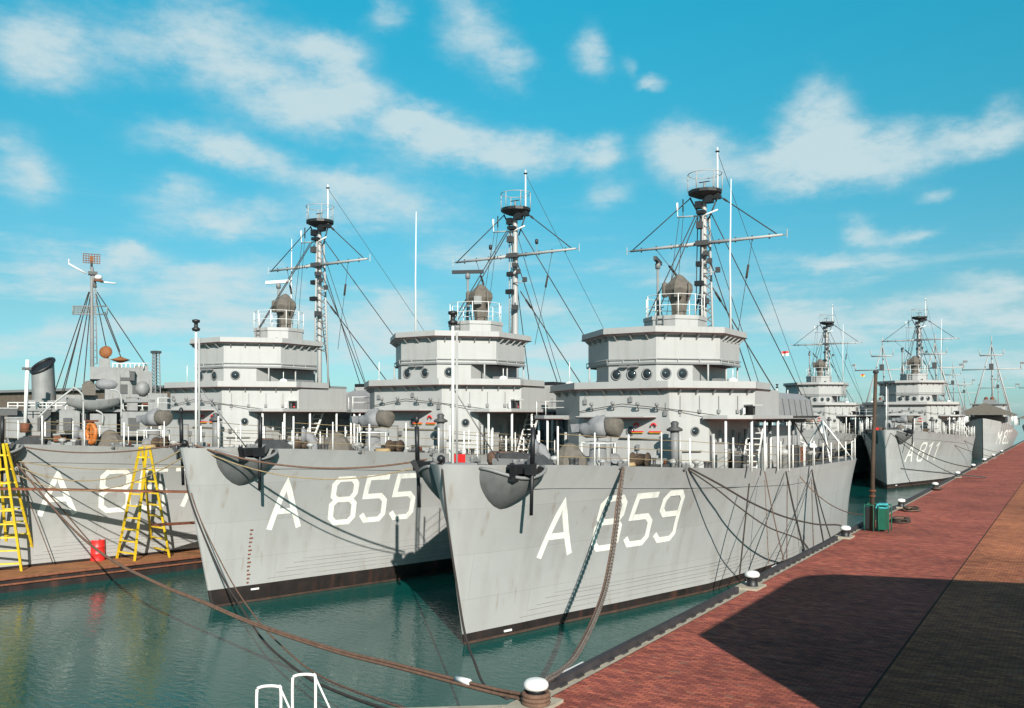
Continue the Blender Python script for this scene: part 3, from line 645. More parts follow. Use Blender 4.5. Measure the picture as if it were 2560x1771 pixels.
    bw = MB(); bw.wallstrip(lo, 1.488, hi, 1.500, .02); bw.wallstrip(hi, 1.500, hi, 1.538, .012); bw.build('bulwark', B3)
    de = MB('shadow_line_red'); de.tube([(p[0]*1.003, p[1]-.002, 1.4995) for p in hi], .0032, 5); de.build('shadow_line', B3)  # shade under the upper rim, put in as a coloured strip
    brackets(B3, [(-.447,2.42)]+oct_front(.157,.29,1.745)+[(.447,2.42)], 1.489, .042, 0, (4,4,3,4,5), .032)
    # director tub
    tb = [(.0+.205*math.cos(t), 2.43+.205*math.sin(t)) for t in [R(22.5+45*i) for i in range(8)]]
    tu = MB(); tu.prism(tb, 1.50, tb, 1.655, cap='deck_grey'); t2 = [(p[0]*1.03, 2.43+(p[1]-2.43)*1.03) for p in tb]; tu.prism(t2, 1.635, t2, 1.660)
    TB = tu.build('director_platform', T)
    ph = MB(); porthole(ph, (.135,2.28,1.56), (.707,-.707,0), .016); ph.build('porthole', TB)
    ll = MB('mid_grey')
    for dv in (-.022, .022): ll.bar((-.02+dv,2.228,1.50), (-.02+dv,2.228,1.66), .004, .006)
    for i in range(5): ll.bar((-.042,2.228,1.52+.03*i), (.002,2.228,1.52+.03*i), .004, .004)
    ll.build('ladder', TB)
    rl = MB('white_paint')
    for i in range(10):
        t = R(36*i+10); p = (.195*math.cos(t), 2.43+.195*math.sin(t)); rl.tube([(*p, 1.655), (*p, 1.80)], .0032, 5)
    for z in (1.73, 1.80): rl.tube([(.195*math.cos(R(36*i+10)), 2.43+.195*math.sin(R(36*i+10)), z) for i in range(10)], .0022, 4, closed=True)
    rl.build('guard_rail', TB)
    fd = MB('canvas_brown'); fd.lathe((0,2.50,1.655), [(.050,0),(.050,.05),(.056,.10),(.078,.16),(.094,.20),(.090,.235),(.058,.265),(.030,.295),(.005,.308)], 7, 'canvas_brown', smooth=False, ph=.3)
    fd.box((.03,2.415,1.83), (.05,.03,.06), 'house_grey' if radar == 'dark' else 'canvas_brown'); fd.lathe((.088,2.46,1.80), [(.008,0),(.010,.02),(.010,.09),(.004,.10)], 8, 'canvas_brown'); fd.lathe((-.085,2.46,1.81), [(.018,0),(.022,.02),(.022,.09),(.01,.10)], 8, 'canvas_brown'); fd.build('gun_director', T)
    # radar on its own lattice mast
    rm = MB('mast_grey'); a = Vector((-.20,2.61,2.06)); rm.tube([(-.20,2.61,1.50), a], .009, 7)
    for (dx, dy) in ((-.04,.0), (.05,.05), (.05,-.05)):
        rm.tube([(-.20+dx,2.61+dy,1.50), (-.20,2.61,1.88)], .004, 5)
    for z in (1.58,1.66,1.74): rm.tube([(-.235,2.61,z), (-.165,2.64,z+.03)], .003, 4); rm.tube([(-.235,2.61,z+.03), (-.165,2.58,z)], .003, 4)
    RM = rm.build('radar_mast', T)
    ra = MB({'edge': 'dark_grey', 'dark': 'black_paint', 'white': 'white_paint'}[radar])
    ra.lathe((-.20,2.61,2.035), [(.018,0),(.02,.03),(.012,.045)], 8, 'mid_grey')
    ang = {'edge': R(104), 'dark': R(25), 'white': R(12)}[radar]; dx, dy = .125*math.cos(ang), .125*math.sin(ang)
    ra.bar((-.20-dx,2.61-dy,2.09), (-.20+dx,2.61+dy,2.09), .022, .026)
    ra.build('radar_antenna', RM)
    # --- main mast
    mm = MB('house_grey'); MU = mast_u; ZQ = mast_dz
    mm.tube([(0,MU,zd(3)), (0,MU,1.6), (0,MU,2.50), (0,MU,2.61)], .030 if mast_kind == 'pole' else .022, 10, r2=.016)
    if mast_kind == 'lattice':
        for (dx, dy) in ((-.065,.05), (.065,.05), (.0,-.07)):
            mm.tube([(dx,MU+dy,1.0), (dx*.45,MU+dy*.45,2.46)], .008, 6)
        for i in range(16):
            t0 = i/16; z = 1.5+.06*i; k = 1-.55*(z-1.0)/1.46
            mm.tube([(-.065*k,MU+.05*k,z), (.065*k,MU+.05*k,z+.05)], .0048, 4, 'mast_grey'); mm.tube([(.065*k,MU+.05*k,z), (0,MU-.07*k,z+.05)], .0048, 4, 'mast_grey'); mm.tube([(-.065*k,MU+.05*k,z+.05), (0,MU-.07*k,z)], .0048, 4, 'mast_grey')
    else:
        for dx in (-.045, -.022): mm.tube([(dx,MU-.02,1.5), (dx,MU-.02,2.45)], .004, 5)
        for i in range(32): mm.tube([(-.045,MU-.02,1.5+.03*i), (-.022,MU-.02,1.5+.03*i)], .0025, 4)
    MA = mm.build('main_mast', T)
    yd = MB('house_grey'); yd.tube([(-.57,MU-.03,2.25), (-.3,MU-.03,2.25), (0,MU-.03,2.25)], .008, 8, r2=.014); yd.tube([(0,MU-.03,2.25), (.3,MU-.03,2.25), (.57,MU-.03,2.25)], .014, 8, r2=.008)
    for s_ in (-1, 1):
        yd.tube([(s_*.57,MU-.03,2.25), (s_*.60,MU-.03,2.25)], .003, 4); yd.tube([(s_*.60,MU-.03,2.225), (s_*.60,MU-.03,2.285)], .003, 4)
        for v in (.12,.24,.36,.48): yd.lathe((s_*v,MU-.03,2.232), [(.006,0),(.006,.036)], 6, 'dark_grey')
    yd.box((0,MU-.04,2.25), (.09,.05,.035), 'dark_grey'); yd.build('yard', MA)
    ly = MB('white_paint'); ly.tube([(-.20,MU-.02,2.465), (.0,MU-.02,2.452), (.11,MU-.03,2.48)], .006, 6); ly.tube([(-.195,MU-.02,2.465), (-.20,MU-.02,2.52)], .003, 4); ly.tube([(-.20,MU-.02,2.51), (-.20,MU-.02,2.57)], .008, 7); ly.tube([(-.155,MU-.02,2.465), (-.155,MU-.02,2.50)], .003, 4, 'black_paint'); ly.tube([(-.155,MU-.02,2.50), (-.155,MU-.02,2.59)], .005, 6, 'black_paint'); ly.build('signal_yard', MA)
    pl = MB('black_paint'); el = [(.005+.122*math.cos(R(30*i)), MU+.115*math.sin(R(30*i))) for i in range(12)]; e2 = [(.005+.06*math.cos(R(30*i)), MU+.06*math.sin(R(30*i))) for i in range(12)]
    pl.prism(e2, 2.585, el, 2.612, 'dark_grey'); pl.prism(el, 2.612, el, 2.634)
    pl.box((.045,MU-.02,2.565), (.05,.06,.05)); pl.box((.095,MU,2.58), (.05,.05,.03)); pl.box((-.03,MU-.03,2.53), (.045,.05,.05)); pl.box((-.01,MU-.035,2.475), (.06,.05,.025)); pl.build('mast_platform', MA)
    bk = MB('house_grey'); bk.tube([(.005+.122*math.cos(R(20*i)), MU+.115*math.sin(R(20*i)), 2.755) for i in range(18)], .003, 5, closed=True)
    for i in range(6): bk.tube([(.005+.122*math.cos(R(60*i+20)), MU+.115*math.sin(R(60*i+20)), 2.63), (.005+.122*math.cos(R(60*i+20)), MU+.115*math.sin(R(60*i+20)), 2.755)], .0036, 5)
    bk.tube([(0,MU,2.63), (0,MU,2.70)], .008, 7, 'mid_grey'); bk.tube([(-.04,MU,2.70), (.04,MU,2.70)], .004, 5, 'black_paint'); bk.build('basket_rail', MA)
    tm = MB('white_paint'); tm.tube([(.098,MU,2.56), (.098,MU,2.91)], .009, 7, r2=.005); tm.box((.098,MU,2.905), (.025,.02,.008), 'black_paint'); tm.ball((.098,MU,2.922), (.007,.007,.014)); tm.build('topmast', MA)
    for (z, side, ln_) in ((2.03,1,.10), (2.10,1,.04)):
        am = MB('house_grey'); am.tube([(0,MU-.03,z), (side*ln_,MU-.04,z+.005)], .005, 5); am.box((side*(ln_+.015),MU-.04,z+.018), (.028,.028,.036), 'dark_grey'); am.build('lamp_arm', MA)
    for z, w in ((2.10,.04), (1.96,.06)):
        bx = MB('black_paint'); bx.box((-.02,MU-.05,z), (w,.04,.035)); bx.build('navigation_lamp', MA)
    for (z, dx, w_, h_) in ((2.38,-.015,.04,.05), (2.17,.03,.03,.03), (1.83,.03,.035,.04)):
        q = MB('dark_grey'); q.box((dx,MU-.05,z), (w_,.05,h_)); q.tube([(dx,MU-.05,z+h_/2), (dx,MU-.05,z+h_)], .006, 5); q.build('mast_fitting', MA)
    for s_ in (-1, 1):
        q = MB('dark_grey'); q.tube([(s_*.02,MU+.02,2.42), (s_*.11,MU,2.60)], .006, 5); q.build('platform_brace', MA)
    for s_ in (-1, 1):
        gl = MB('black_paint'); gl.lathe((s_*.22,MU-.03,2.32), [(.005,0),(.013,.006),(.014,.035),(.006,.042)], 8); gl.tube([(s_*.22,MU-.03,2.255), (s_*.22,MU-.03,2.32)], .0025, 4, 'mid_grey')
        if mast_kind == 'pole': gl.build('yard_lamp', MA)
    # standing rigging
    def stay(pts, r=.0038, thick=None):
        q = MB('rope_dark'); q.tube(pts, r, 5)
        if thick:
            a, b_ = Vector(pts[0]), Vector(pts[-1]); q.tube([a.lerp(b_, thick[0]), a.lerp(b_, thick[1])], .0085, 6)
        q.build('stay', T)
    stay([(-.10,MU,2.60), (-.55,MU-.03,2.258)], .004); stay([(.13,MU,2.57), (.53,MU-.03,2.26)], .004, (.04,.10))
    stay([(-.05,MU-.06,2.44), (-.17,2.36,1.665)]); stay([(-.03,MU-.06,2.44), (-.08,2.3,1.665)])
    stay([(.05,MU,2.47), (.60,4.35,.66)]); stay([(-.05,MU,2.47), (-.60,4.35,.66)])
    stay([(.03,MU+.03,1.97), (.62,3.75,.66)], .0045, (.05,.10)); stay([(-.03,MU+.03,1.97), (-.62,3.75,.66)], .0045, (.05,.10))
    stay([(.02,MU,2.2), (.36,3.2,1.0)]); stay([(.02,MU,2.42), (.44,3.1,1.0)], .0025)
    stay([(.36,MU-.03,2.24), (.30,2.8,1.51)], .002, (.25,.38)); stay([(-.36,MU-.03,2.24), (-.05,2.62,1.96)], .002, (.6,.9))
    stay([(-.18,MU-.03,2.46), (-.22,2.75,1.51)], .002); stay([(-.15,MU-.03,2.46), (-.14,2.75,1.51)], .002)
    stay([(.098,MU,2.90), (.35,5.1,.75)], .0018)
    wp_ = MB('white_paint'); wp_.tube([(whip[0], whip[1], 1.50), (whip[0]-.004, whip[1], 2.0), (whip[0]+.003, whip[1], 2.52)], .008, 6, r2=.003); wp_.build('whip_antenna', T)
    # --- after superstructure
    ah = MB(); ap = [(-.45,2.66),(.45,2.66),(.45,3.9),(.38,3.98),(-.38,3.98),(-.45,3.9)]; ah.prism(ap, .63, ap, .93, cap='deck_grey'); A0 = ah.build('after_house', T)
    a2 = MB(); ap = [(-.30,2.66),(.30,2.66),(.30,3.3),(-.30,3.3)]; a2.prism(ap, .93, ap, 1.16, cap='deck_grey'); a2.build('radio_room', T)
    for sgn in (1, -1):
        for u in (2.85, 3.1, 3.4, 3.65):
            ph = MB(); porthole(ph, (sgn*.45, u, .82), (sgn,0,0), .018); ph.build('porthole', A0)
        v0 = sgn*.50
        bt = MB('canvas_grey'); pa = [(v0-.13,2.74),(v0+.13,2.74),(v0+.13,3.62),(v0-.13,3.62)]; pb = [(v0-.11,2.77),(v0+.11,2.77),(v0+.11,3.58),(v0-.11,3.58)]; pc = [(v0-.05,2.82),(v0+.05,2.82),(v0+.05,3.5),(v0-.05,3.5)]
        bt.prism(pa, .985, pb, 1.12); bt.prism(pb, 1.1202, pc, 1.165); bt.tube([(v0+sgn*.131,2.74,1.0),(v0+sgn*.131,3.62,1.0)], .006, 5, 'rope_dark')
        for k in range(6): bt.tube([(v0+sgn*.132,2.80+.15*k,.99),(v0+sgn*.112,2.80+.15*k,1.12)], .003, 4, 'dark_grey')
        BT = bt.build('covered_boat', T)
        for u in (2.9, 3.5):
            dv = MB('mid_grey'); dv.box((v0, u, .975), (.18,.05,.03)); dv.tube([(v0, u, .64), (v0, u, .97)], .012, 6); dv.build('boat_cradle', BT)
    fn = MB('house_grey'); fn.prism([(-.12,3.4),(.12,3.4),(.12,3.7),(-.12,3.7)], .93, [(-.10,3.44),(.10,3.44),(.10,3.7),(-.10,3.7)], 1.22); fn.box((0,3.57,1.235), (.2,.26,.03), 'black_paint'); fn.build('funnel', T)
    for sgn in (1, -1):
        for k in range(9):
            u = 2.75+.24*k; q = MB(('white_paint','house_grey','dark_grey')[k % 3]); h_ = .10+.16*rnd.random(); v = sgn*(.54+.05*rnd.random()) if u < 3.9 else sgn*(.25+.3*rnd.random())
            if k % 3 == 0: q.tube([(v,u,zd(u)-.004), (v,u,zd(u)+h_), (v-sgn*.03,u,zd(u)+h_+.015)], .009, 7)
            elif k % 3 == 1: q.lathe((v,u,zd(u)-.004), [(.026,0),(.026,h_*.7),(.034,h_*.72),(.034,h_*.9),(.012,h_)], 10)
            else: q.box((v,u,zd(u)+h_*.3), (.07,.10,h_*.6)); q.tube([(v-.03,u,zd(u)+h_*.6), (v-.03,u,zd(u)+h_*.9), (v+.03,u,zd(u)+h_*.9), (v+.03,u,zd(u)+h_*.6)], .004, 5)
            q.build('deck_fitting', T)
    # stern: sheer legs, winches, rafts
    for (v, u, mtl, sz) in ((.1,4.3,'dark_grey',(.3,.2,.10)), (-.2,4.6,'dark_grey',(.2,.2,.12)), (.35,4.15,'rust_brown',(.12,.12,.09)), (.4,4.55,'dark_grey',(.16,.1,.08)), (.45,4.9,'dark_grey',(.1,.1,.06))):
        q = MB(mtl); q.box((v, u, zd(u)+sz[2]/2), sz); q.lathe((v-.5*sz[0], u, zd(u)+sz[2]), [(.04,0),(.03,.01),(.03,sz[0]-.01),(.04,sz[0])], 10, mtl, (1,0,0)); q.build('deck_winch', T)
    for (v, u) in ((.30,4.78), (-.30,4.78)):
        q = MB('white_paint'); q.lathe((v,u,zd(u)+.09), [(.02,0),(.05,.01),(.052,.08),(.05,.15),(.02,.16)], 12, 'white_paint', (0,1,0)); q.box((v,u+.08,zd(u)+.025), (.08,.14,.05), 'mid_grey'); q.build('life_raft', T)
    sh = MB('white_paint'); apx = (.42,4.75,.965)
    for (v, u) in ((.60,4.25), (.62,5.0), (.2,4.9)): sh.tube([(v,u,zd(u)), apx], .008, 6)
    sh.box((.42,4.75,.90), (.03,.03,.09)); sh.build('sheer_legs', T)
    sh = MB('white_paint'); sh.tube([(.3,4.4,zd(4.4)), (.28,4.3,1.08)], .008, 6); sh.ball((.28,4.3,1.09), .02, 'dark_grey'); sh.build('stern_davit', T)
    es = MB('white_paint'); es.tube([(0,5.15,zd(5.1)), (0,5.22,1.25)], .005, 6); es.build('ensign_staff', T)
    # --- guard rails: stanchions and wires on each side
    for sgn in (1, -1):
        us = [.30,.52,.74,.98,1.22,1.48,1.70]+[1.95+.27*i for i in range(12)]+[5.12]
        gw = MB('rope_tan')
        for k in range(3): gw.tube([(sgn*(hb(u, zd(u))-.010), u, zd(u)+.05+.05*k-(.003 if i % 2 else 0)) for i, u in enumerate(us)], .0016, 4)
        GW = gw.build('guard_rail', T)
        for i, u in enumerate(us):
            s_ = MB('white_paint'); v = sgn*(hb(u, zd(u))-.010); hgt = .165 if i % 3 else .185
            s_.tube([(v, u, zd(u)-.004), (v, u, zd(u)+hgt)], .0036 if i % 2 else .0050, 6); s_.build('stanchion', GW)
    return T

SHIP_A = make_ship('grey naval ship numbered A 859, nearest the quay with chain from its bow', 'A 859', (-2.24,3.14,0), 'edge', 5, (.405,2.36))
SHIP_B = make_ship('grey naval ship numbered A 855 lying between two sister ships', 'A 855', (-3.79,3.03,.045), 'dark', 3, (-.43,2.25), mast_kind='pole', marks=True, num=(.275,.130,.88))
SHIP_C = make_ship('grey naval ship behind the yellow stepladders and rusty pontoon', 'A 857', (-5.46,2.62,.05), 'white', 3, (-.35,2.9), mast_u=2.89)
# ------------------------------------------------------------------ the second row of the same class
def far_copy(loc, label, number, group):
    t = copy_tree(SHIP_A, None, ('hull_number',)); t.location = [k*U for k in loc]; tag(t, label, 'ship', group)
    if number:
        for ch in t.children:
            if ch.name.split('.')[0] == 'hull': paint_number(ch, number)
    return t
far_copy((-2.12,12.95,.02), 'grey naval ship numbered A 81 at the quay beyond the tall post', 'A 811', 'grey ships moored in the far row')
far_copy((-3.60,12.95,.02), 'grey naval ship behind the sterns, flanked by a far ship nearer the quay', None, 'grey ships moored in the far row')

# ------------------------------------------------------------------ setting: water, quay
def structure(name, mb):
    o = mb.build(name); o['kind'] = 'structure'; return o
w = MB('water'); n = 24
w.add([(-180,-60,0),(120,-60,0),(120,400,0),(-180,400,0)], [(0,1,2,3)]); structure('water', w)
HQ = .30; XE = -1.15
corner = (XE, 1.80); cw2 = (-2.4, .86)
q = MB('paving_red')
q.add([(-.432,-8,HQ),(-.432,160,HQ),(XE+.055,160,HQ),(XE+.055,1.80,HQ),(-2.33,.83,HQ),(-2.33,-8,HQ)], [(0,1,2,3,4,5)]); structure('quay_paving', q)
q = MB('paving_tan'); q.add([(40,-8,HQ),(40,160,HQ),(-.425,160,HQ),(-.425,-8,HQ)], [(0,1,2,3)]); structure('quay_road', q)
q = MB('gutter_brown'); q.add([(-.425,-8,HQ),(-.425,160,HQ),(-.432,160,HQ),(-.432,-8,HQ)], [(0,1,2,3)]); structure('quay_gutter', q)
q = MB('concrete')   # coping stones and face of the quay, one band following its edge
edge = [(XE,160),(XE,1.80),(-2.4,.84),(-2.4,-8)]; inn = [(XE+.055,160),(XE+.055,1.80),(-2.33,.83),(-2.33,-8)]
for i in range(3):
    a, b, c, d = edge[i], edge[i+1], inn[i+1], inn[i]
    q.add([(*a,HQ+.001),(*b,HQ+.001),(*c,HQ+.001),(*d,HQ+.001)], [(0,1,2,3)])
    q.add([(*a,-.4),(*b,-.4),(*b,HQ+.001),(*a,HQ+.001)], [(0,1,2,3)])
structure('quay_wall', q)
# bollards stand on pale blocks; the timber kerb runs between them
BOLL = []
def bollard(Y, X=XE+.075):
    t = thing('mooring_bollard', None, 'bollard', (X, Y, HQ), 0, 'white topped bollards along the quay edge')
    c = MB('black_paint'); c.lathe((0,0,0), [(.030,0),(.030,.005),(.0235,.009),(.0215,.03),(.0215,.040),(.024,.044)], 20); c.build('column', t)
    h = MB('white_paint'); h.lathe((0,0,.043), [(.016,0),(.0285,.003),(.0305,.009),(.0295,.016),(.024,.022),(.014,.0255),(.004,.0265)], 24); h.build('cap', t)
    s = MB('concrete'); s.box((-.008,0,.003), (.095,.13,.010)); s.build('plinth', t)
    BOLL.append(t); return t
byp = [(1340,1768),(1903,1472),(2136,1346),(2262,1270),(2340,1224),(2396,1194),(2437,1173),(2467,1158),(2492,1146),(2513,1135)]
words = ['wrapped in brown hawsers in the foreground','standing alone beside the bow of A 859','just in front of the green junction box','just beyond the green junction box','fifth along the quay, below the stern mooring lines','sixth along the quay, facing the bow of A 81','seventh along the quay, beside the hull of A 81','eighth along the quay','ninth along the quay','farthest along the quay']
YB = []
for i, (px, py) in enumerate(byp):
    p = atz(px, py, HQ); YB.append(p.y); b = bollard(p.y, p.x if i == 0 else XE+.05); b['label'] = 'white topped black bollard '+words[i]
B0 = Vector((BOLL[0].location))/U; B1v = Vector(BOLL[1].location)/U; B2v = Vector(BOLL[2].location)/U; B3v = Vector(BOLL[3].location)/U
seg = []; ys = [B0.y+.13]
for y in YB[1:]: seg.append((ys[-1], y-.12)); ys.append(y+.10)
seg.append((ys[-1], ys[-1]+30))
for i, (a, b) in enumerate(seg):
    if b-a < .05: continue
    k = MB('timber_dark'); k.box((XE+.024, (a+b)/2, HQ+.011), (.020, b-a, .020)); o = k.build('timber_kerb')
    nb = 0
    bl = MB('pipe_steel'); n = max(2, int((b-a)/.09))
    for j in range(min(n, 60)):
        y = a+(j+.5)*(b-a)/n; bl.box((XE+.0385, y, HQ+.004), (.009, .035, .006), 'timber_dark')
    bl.build('bearer', o)
    tag(o, 'dark timber kerb on the quay edge %s' % ['between the foreground bollard and the next','between the second and third bollards','beside the green junction box','short length beyond the fourth bollard','between the fifth and sixth bollards','between the sixth and seventh bollards','between the seventh and eighth bollards','between the eighth and ninth bollards','between the two farthest bollards','running on past the farthest bollard'][i], 'kerb', 'timber kerbs along the quay edge')
fd = MB('pipe_steel'); fd.tube([(XE-.012, 1.86, HQ-.012), (XE-.012, 40, HQ-.012)], .012, 8); tag(fd.build('steel_fender_rail'), 'long pale steel rail along the outer face of the quay edge', 'rail')
for i, (y, dy) in enumerate(((B0.y+.17, .20), (4.05, .06))):
    s = MB('white_paint'); s.box((XE+.002, y+dy/2, HQ+.006), (.02, dy, .012)); tag(s.build('edge_plate'), ['long white plate on the quay edge by the foreground bollard','short white plate on the quay edge between bollards'][i], 'plate', 'white plates on the quay edge')

# ladder grab rails at the bottom of the picture
def grab(px, py, label):
    p = atz(px, py, HQ); t = MB('pipe_steel'); h = .105
    ax = Vector((.80,.60,0)); bk = Vector((.62,.15,0))
    a, b = p-ax*.026, p+ax*.026
    t.tube(spline([a, a+Vector((0,0,h*.85)), a+ax*.006+Vector((0,0,h*.97)), p+Vector((0,0,h)), b-ax*.006+Vector((0,0,h*.98)), b+Vector((0,0,h*.9)), b], 4), .0034, 8, 'white_paint')
    t.tube([b+Vector((0,0,h*.93)), b+bk*.085], .0024, 7, 'white_paint'); tag(t.build('ladder_handrail'), label, 'handrail', 'white handrails at the quay ladder')
grab(760, 1800, 'taller white ladder handrail, the right one of the pair'); grab(672, 1834, 'lower white ladder handrail, the left one of the pair')

# ------------------------------------------------------------------ post, junction box and debris on the quay
pp = atz(2180,1328,HQ)
post = thing('wooden_post', 'tall weathered brown wooden post on the quay beside green box', 'post', (pp.x,pp.y,HQ))
m_ = MB('post_brown'); m_.tube([(0,0,0),(.006,0,.45),(.022,0,.97)], .0135, 10, r2=.0105); m_.build('shaft', post)
m_ = MB('timber_dark'); m_.lathe((.022,0,.965), [(.016,0),(.018,.01),(.010,.02)], 10); m_.build('cap', post)
m_ = MB('rust_brown'); m_.lathe((.004,0,.24), [(.019,0),(.019,.012)], 12); m_.lathe((.002,0,.21), [(.019,0),(.019,.008)], 12); m_.build('iron_band', post)
jp = atz(2200,1331,HQ); JS = .66
jb = thing('junction_box', 'green shore power cabinet with turquoise lid inside green pipe hoops', 'cabinet', (jp.x-.01,jp.y+.05,HQ))
m_ = MB('green_paint'); m_.box((0.02,.02,.09), (.085,.13,.15)); m_.build('cabinet_body', jb)
m_ = MB('turquoise_paint'); m_.prism([(-.03,-.05),(.07,-.05),(.07,.09),(-.03,.09)], .166, [(-.015,-.04),(.055,-.04),(.055,.08),(-.015,.08)], .196); m_.build('lid', jb)
m_ = MB('black_paint'); m_.box((-.085,.02,.09), (.07,.10,.15)); m_.build('side_box', jb)
for (x0, x1, y) in ((-.125,-.045,-.06), (.0,.085,-.06), (-.125,-.045,.10), (.0,.085,.10)):
    m_ = MB('green_paint'); m_.tube(spline([(x0,y,0),(x0,y,.17),(x0+.015,y,.185),(x1-.015,y,.185),(x1,y,.17),(x1,y,0)], 4), .005, 7); m_.build('guard_hoop', jb)
jb.scale = (JS, JS, .86)
def heap(px, py, label, r):
    p = atz(px, py, HQ); rr = random.Random(int(px)); t = MB('rope_dark')
    for i in range(5):
        ph = rr.random()*6; a = r*(.4+.6*rr.random())
        t.tube([(p.x+a*math.cos(ph+k*.7)+.01*rr.random(), p.y+1.5*a*math.sin(ph+k*.7), HQ+.006+.005*i) for k in range(9)], .006, 6, ('rope_dark','rope_brown')[i % 2])
    tag(t.build('rope_heap'), label, 'rope', 'rope heaps on the quay')
heap(2250,1306,'tangled dark rope heap on the quay beside the green cabinet', .09)
heap(2275,1278,'small loose rope heap around the fourth bollard', .06)
heap(2340,1226,'coiled rope heap at the foot of the fifth bollard', .05)
gp_ = MB('timber_dark'); a = atz(2200,1178,.36); b = atz(2470,1181,HQ+.012); gp_.bar((XE-.5,a.y-.1,.40), (XE+.35,a.y+.15,HQ+.015), .05, .012); tag(gp_.build('gangplank'), 'dark plank lying from the stern across to the quay', 'plank')

# ------------------------------------------------------------------ pontoon with stepladders and drum
pts = [(-5.16,2.45),(-4.80,3.95),(-4.62,5.2),(-5.05,5.3),(-5.25,4.1),(-5.58,2.6)]
po = thing('work_pontoon', 'long rusty brown work pontoon moored against the left ship', 'pontoon')
m_ = MB('boot_black'); m_.prism(pts, -.12, pts, .074); m_.build('float_hull', po)
m_ = MB('pontoon_rust'); p2 = [(p[0]*1.0+.0*(i < 3), p[1]) for i, p in enumerate(pts)]; m_.prism(p2, .0745, p2, .084); m_.build('deck', po)
m_ = MB('rust_brown'); m_.tube([(p[0]+.006, p[1], .045) for p in pts[:3]], .006, 6); m_.tube([(p[0]+.006, p[1], .078) for p in pts[:3]], .008, 6); m_.build('rubbing_strake', po)
def stepladder(base, top, feet, label):
    """a double-sided trestle: two ladder frames meeting at the top"""
    t = thing('stepladder', label, 'ladder', tuple(base), 0, 'yellow trestle stepladders on the pontoon')
    base = Vector(base)
    for fr in feet:
        f = MB('yellow_paint'); (a0, a1), (b0, b1) = fr
        a0, a1, b0, b1 = [Vector(k)-base for k in (a0, a1, b0, b1)]
        f.bar(a0, a1, .014, .010); f.bar(b0, b1, .014, .010); F_ = f.build('ladder_frame', t)
        for i in range(9):
            k = (i+.6)/9.4; g = MB('yellow_paint'); g.bar(a0.lerp(a1, k), b0.lerp(b1, k), .011, .009); g.build('rung', F_)
    return t
ZP = .084
def lad(px_top, py_top, d, feet_px, label):
    T0 = [atz(x, y, ZP) for (x, y) in feet_px]
    top = atd(px_top, py_top, sum((ct*p.y-st*p.x) for p in T0)/4-.36)
    e = Vector((.020,.012,0))
    tops = [top-e, top+e]
    f1 = ((T0[0], top-e*1.2), (T0[1], top+e*.6)); f2 = ((T0[2], top-e*.6), (T0[3], top+e*1.4))
    c = (T0[0]+T0[1]+T0[2]+T0[3])/4; c.z = ZP
    stepladder(c, top, (f1, f2), label)
    return top
lt1 = lad(361,1119,5.5, [(292,1396),(336,1403),(381,1383),(424,1394)], 'yellow trestle stepladder standing beside the red drum')
lt2 = lad(2,1110,5.2, [(-36,1432),(54,1428),(20,1418),(92,1412)], 'yellow trestle stepladder cut by the left edge of the picture')
dpos = atz(244.5,1401,ZP)
d_ = thing('oil_drum', 'bright red steel drum standing on the rusty pontoon', 'drum', (dpos.x,dpos.y,ZP))
m_ = MB('red_paint'); m_.lathe((0,0,0), [(.043,0),(.044,.003),(.043,.006),(.043,.043),(.0445,.045),(.043,.047),(.043,.086),(.0445,.088),(.043,.09),(.043,.128),(.044,.131),(.042,.132),(.041,.129)], 28); m_.build('drum_body', d_)
m_ = MB('dark_grey'); m_.lathe((.02,.0,.129), [(.006,0),(.006,.006)], 10); m_.lathe((-.02,-.01,.129), [(.009,0),(.009,.005)], 10); m_.build('bung', d_)
pk = MB('rust_brown'); a = lt2.copy(); b = lt1.copy()
z1 = .60
a = atd(10,1222,5.05); b = atd(352,1228,5.22); dd = (b-a).normalized(); pk.bar(a-dd*.1, b+dd*.5, .05, .012); tag(pk.build('staging_plank'), 'long brown staging plank laid between the two yellow stepladders', 'plank')

pk = MB('rust_brown'); a = atd(400,1312,5.45); b = atd(505,1306,5.75); dd = (b-a).normalized(); pk.bar(a-dd*.05, b+dd*.25, .05, .014); tag(pk.build('staging_plank'), 'lower dark plank right of the yellow stepladder by the drum', 'plank')
# ------------------------------------------------------------------ ropes and chain
def vplane(P, Q, px, py):
    """the point seen at px, py in the upright plane through P and Q"""
    k = (px-CX)/F; P, Q = Vector(P), Vector(Q); D = Q-P
    # (ct X + st Y) = k (ct Y - st X)
    A = (ct+k*st); Bq = (st-k*ct)
    t = -(A*P.x+Bq*P.y)/(A*D.x+Bq*D.y)
    X, Y = P.x+D.x*t, P.y+D.y*t; d = ct*Y-st*X
    return Vector((X, Y, 1+(HY-py)/F*d))
def rope(label, pts, r=.004, m='rope_brown', group='mooring lines between the ships and the quay', name='mooring_rope', strands=1):
    q = MB(m); c = spline(pts, 8)
    if strands == 1: q.tube(c, r, 6)
    else:
        for s in range(strands):
            ph = 2*math.pi*s/strands; n = len(c)
            q.tube([p+Vector((0,0,1))*r*1.1*math.cos(ph+.0*i)*(i/n)**.7+Vector((.6,-.8,0))*r*1.1*math.sin(ph)*(i/n)**.7 for i, p in enumerate(c)], r*.75, 6)
    return tag(q.build(name), label, 'rope', group)
def shp(k, v, u, z):
    o = ((-2.24,3.14,0), (-3.79,3.03,.045), (-5.46,2.62,.05))[k]; return Vector((o[0]+v, o[1]+u, o[2]+z))
bw0 = Vector((B0.x, B0.y, HQ+.02))
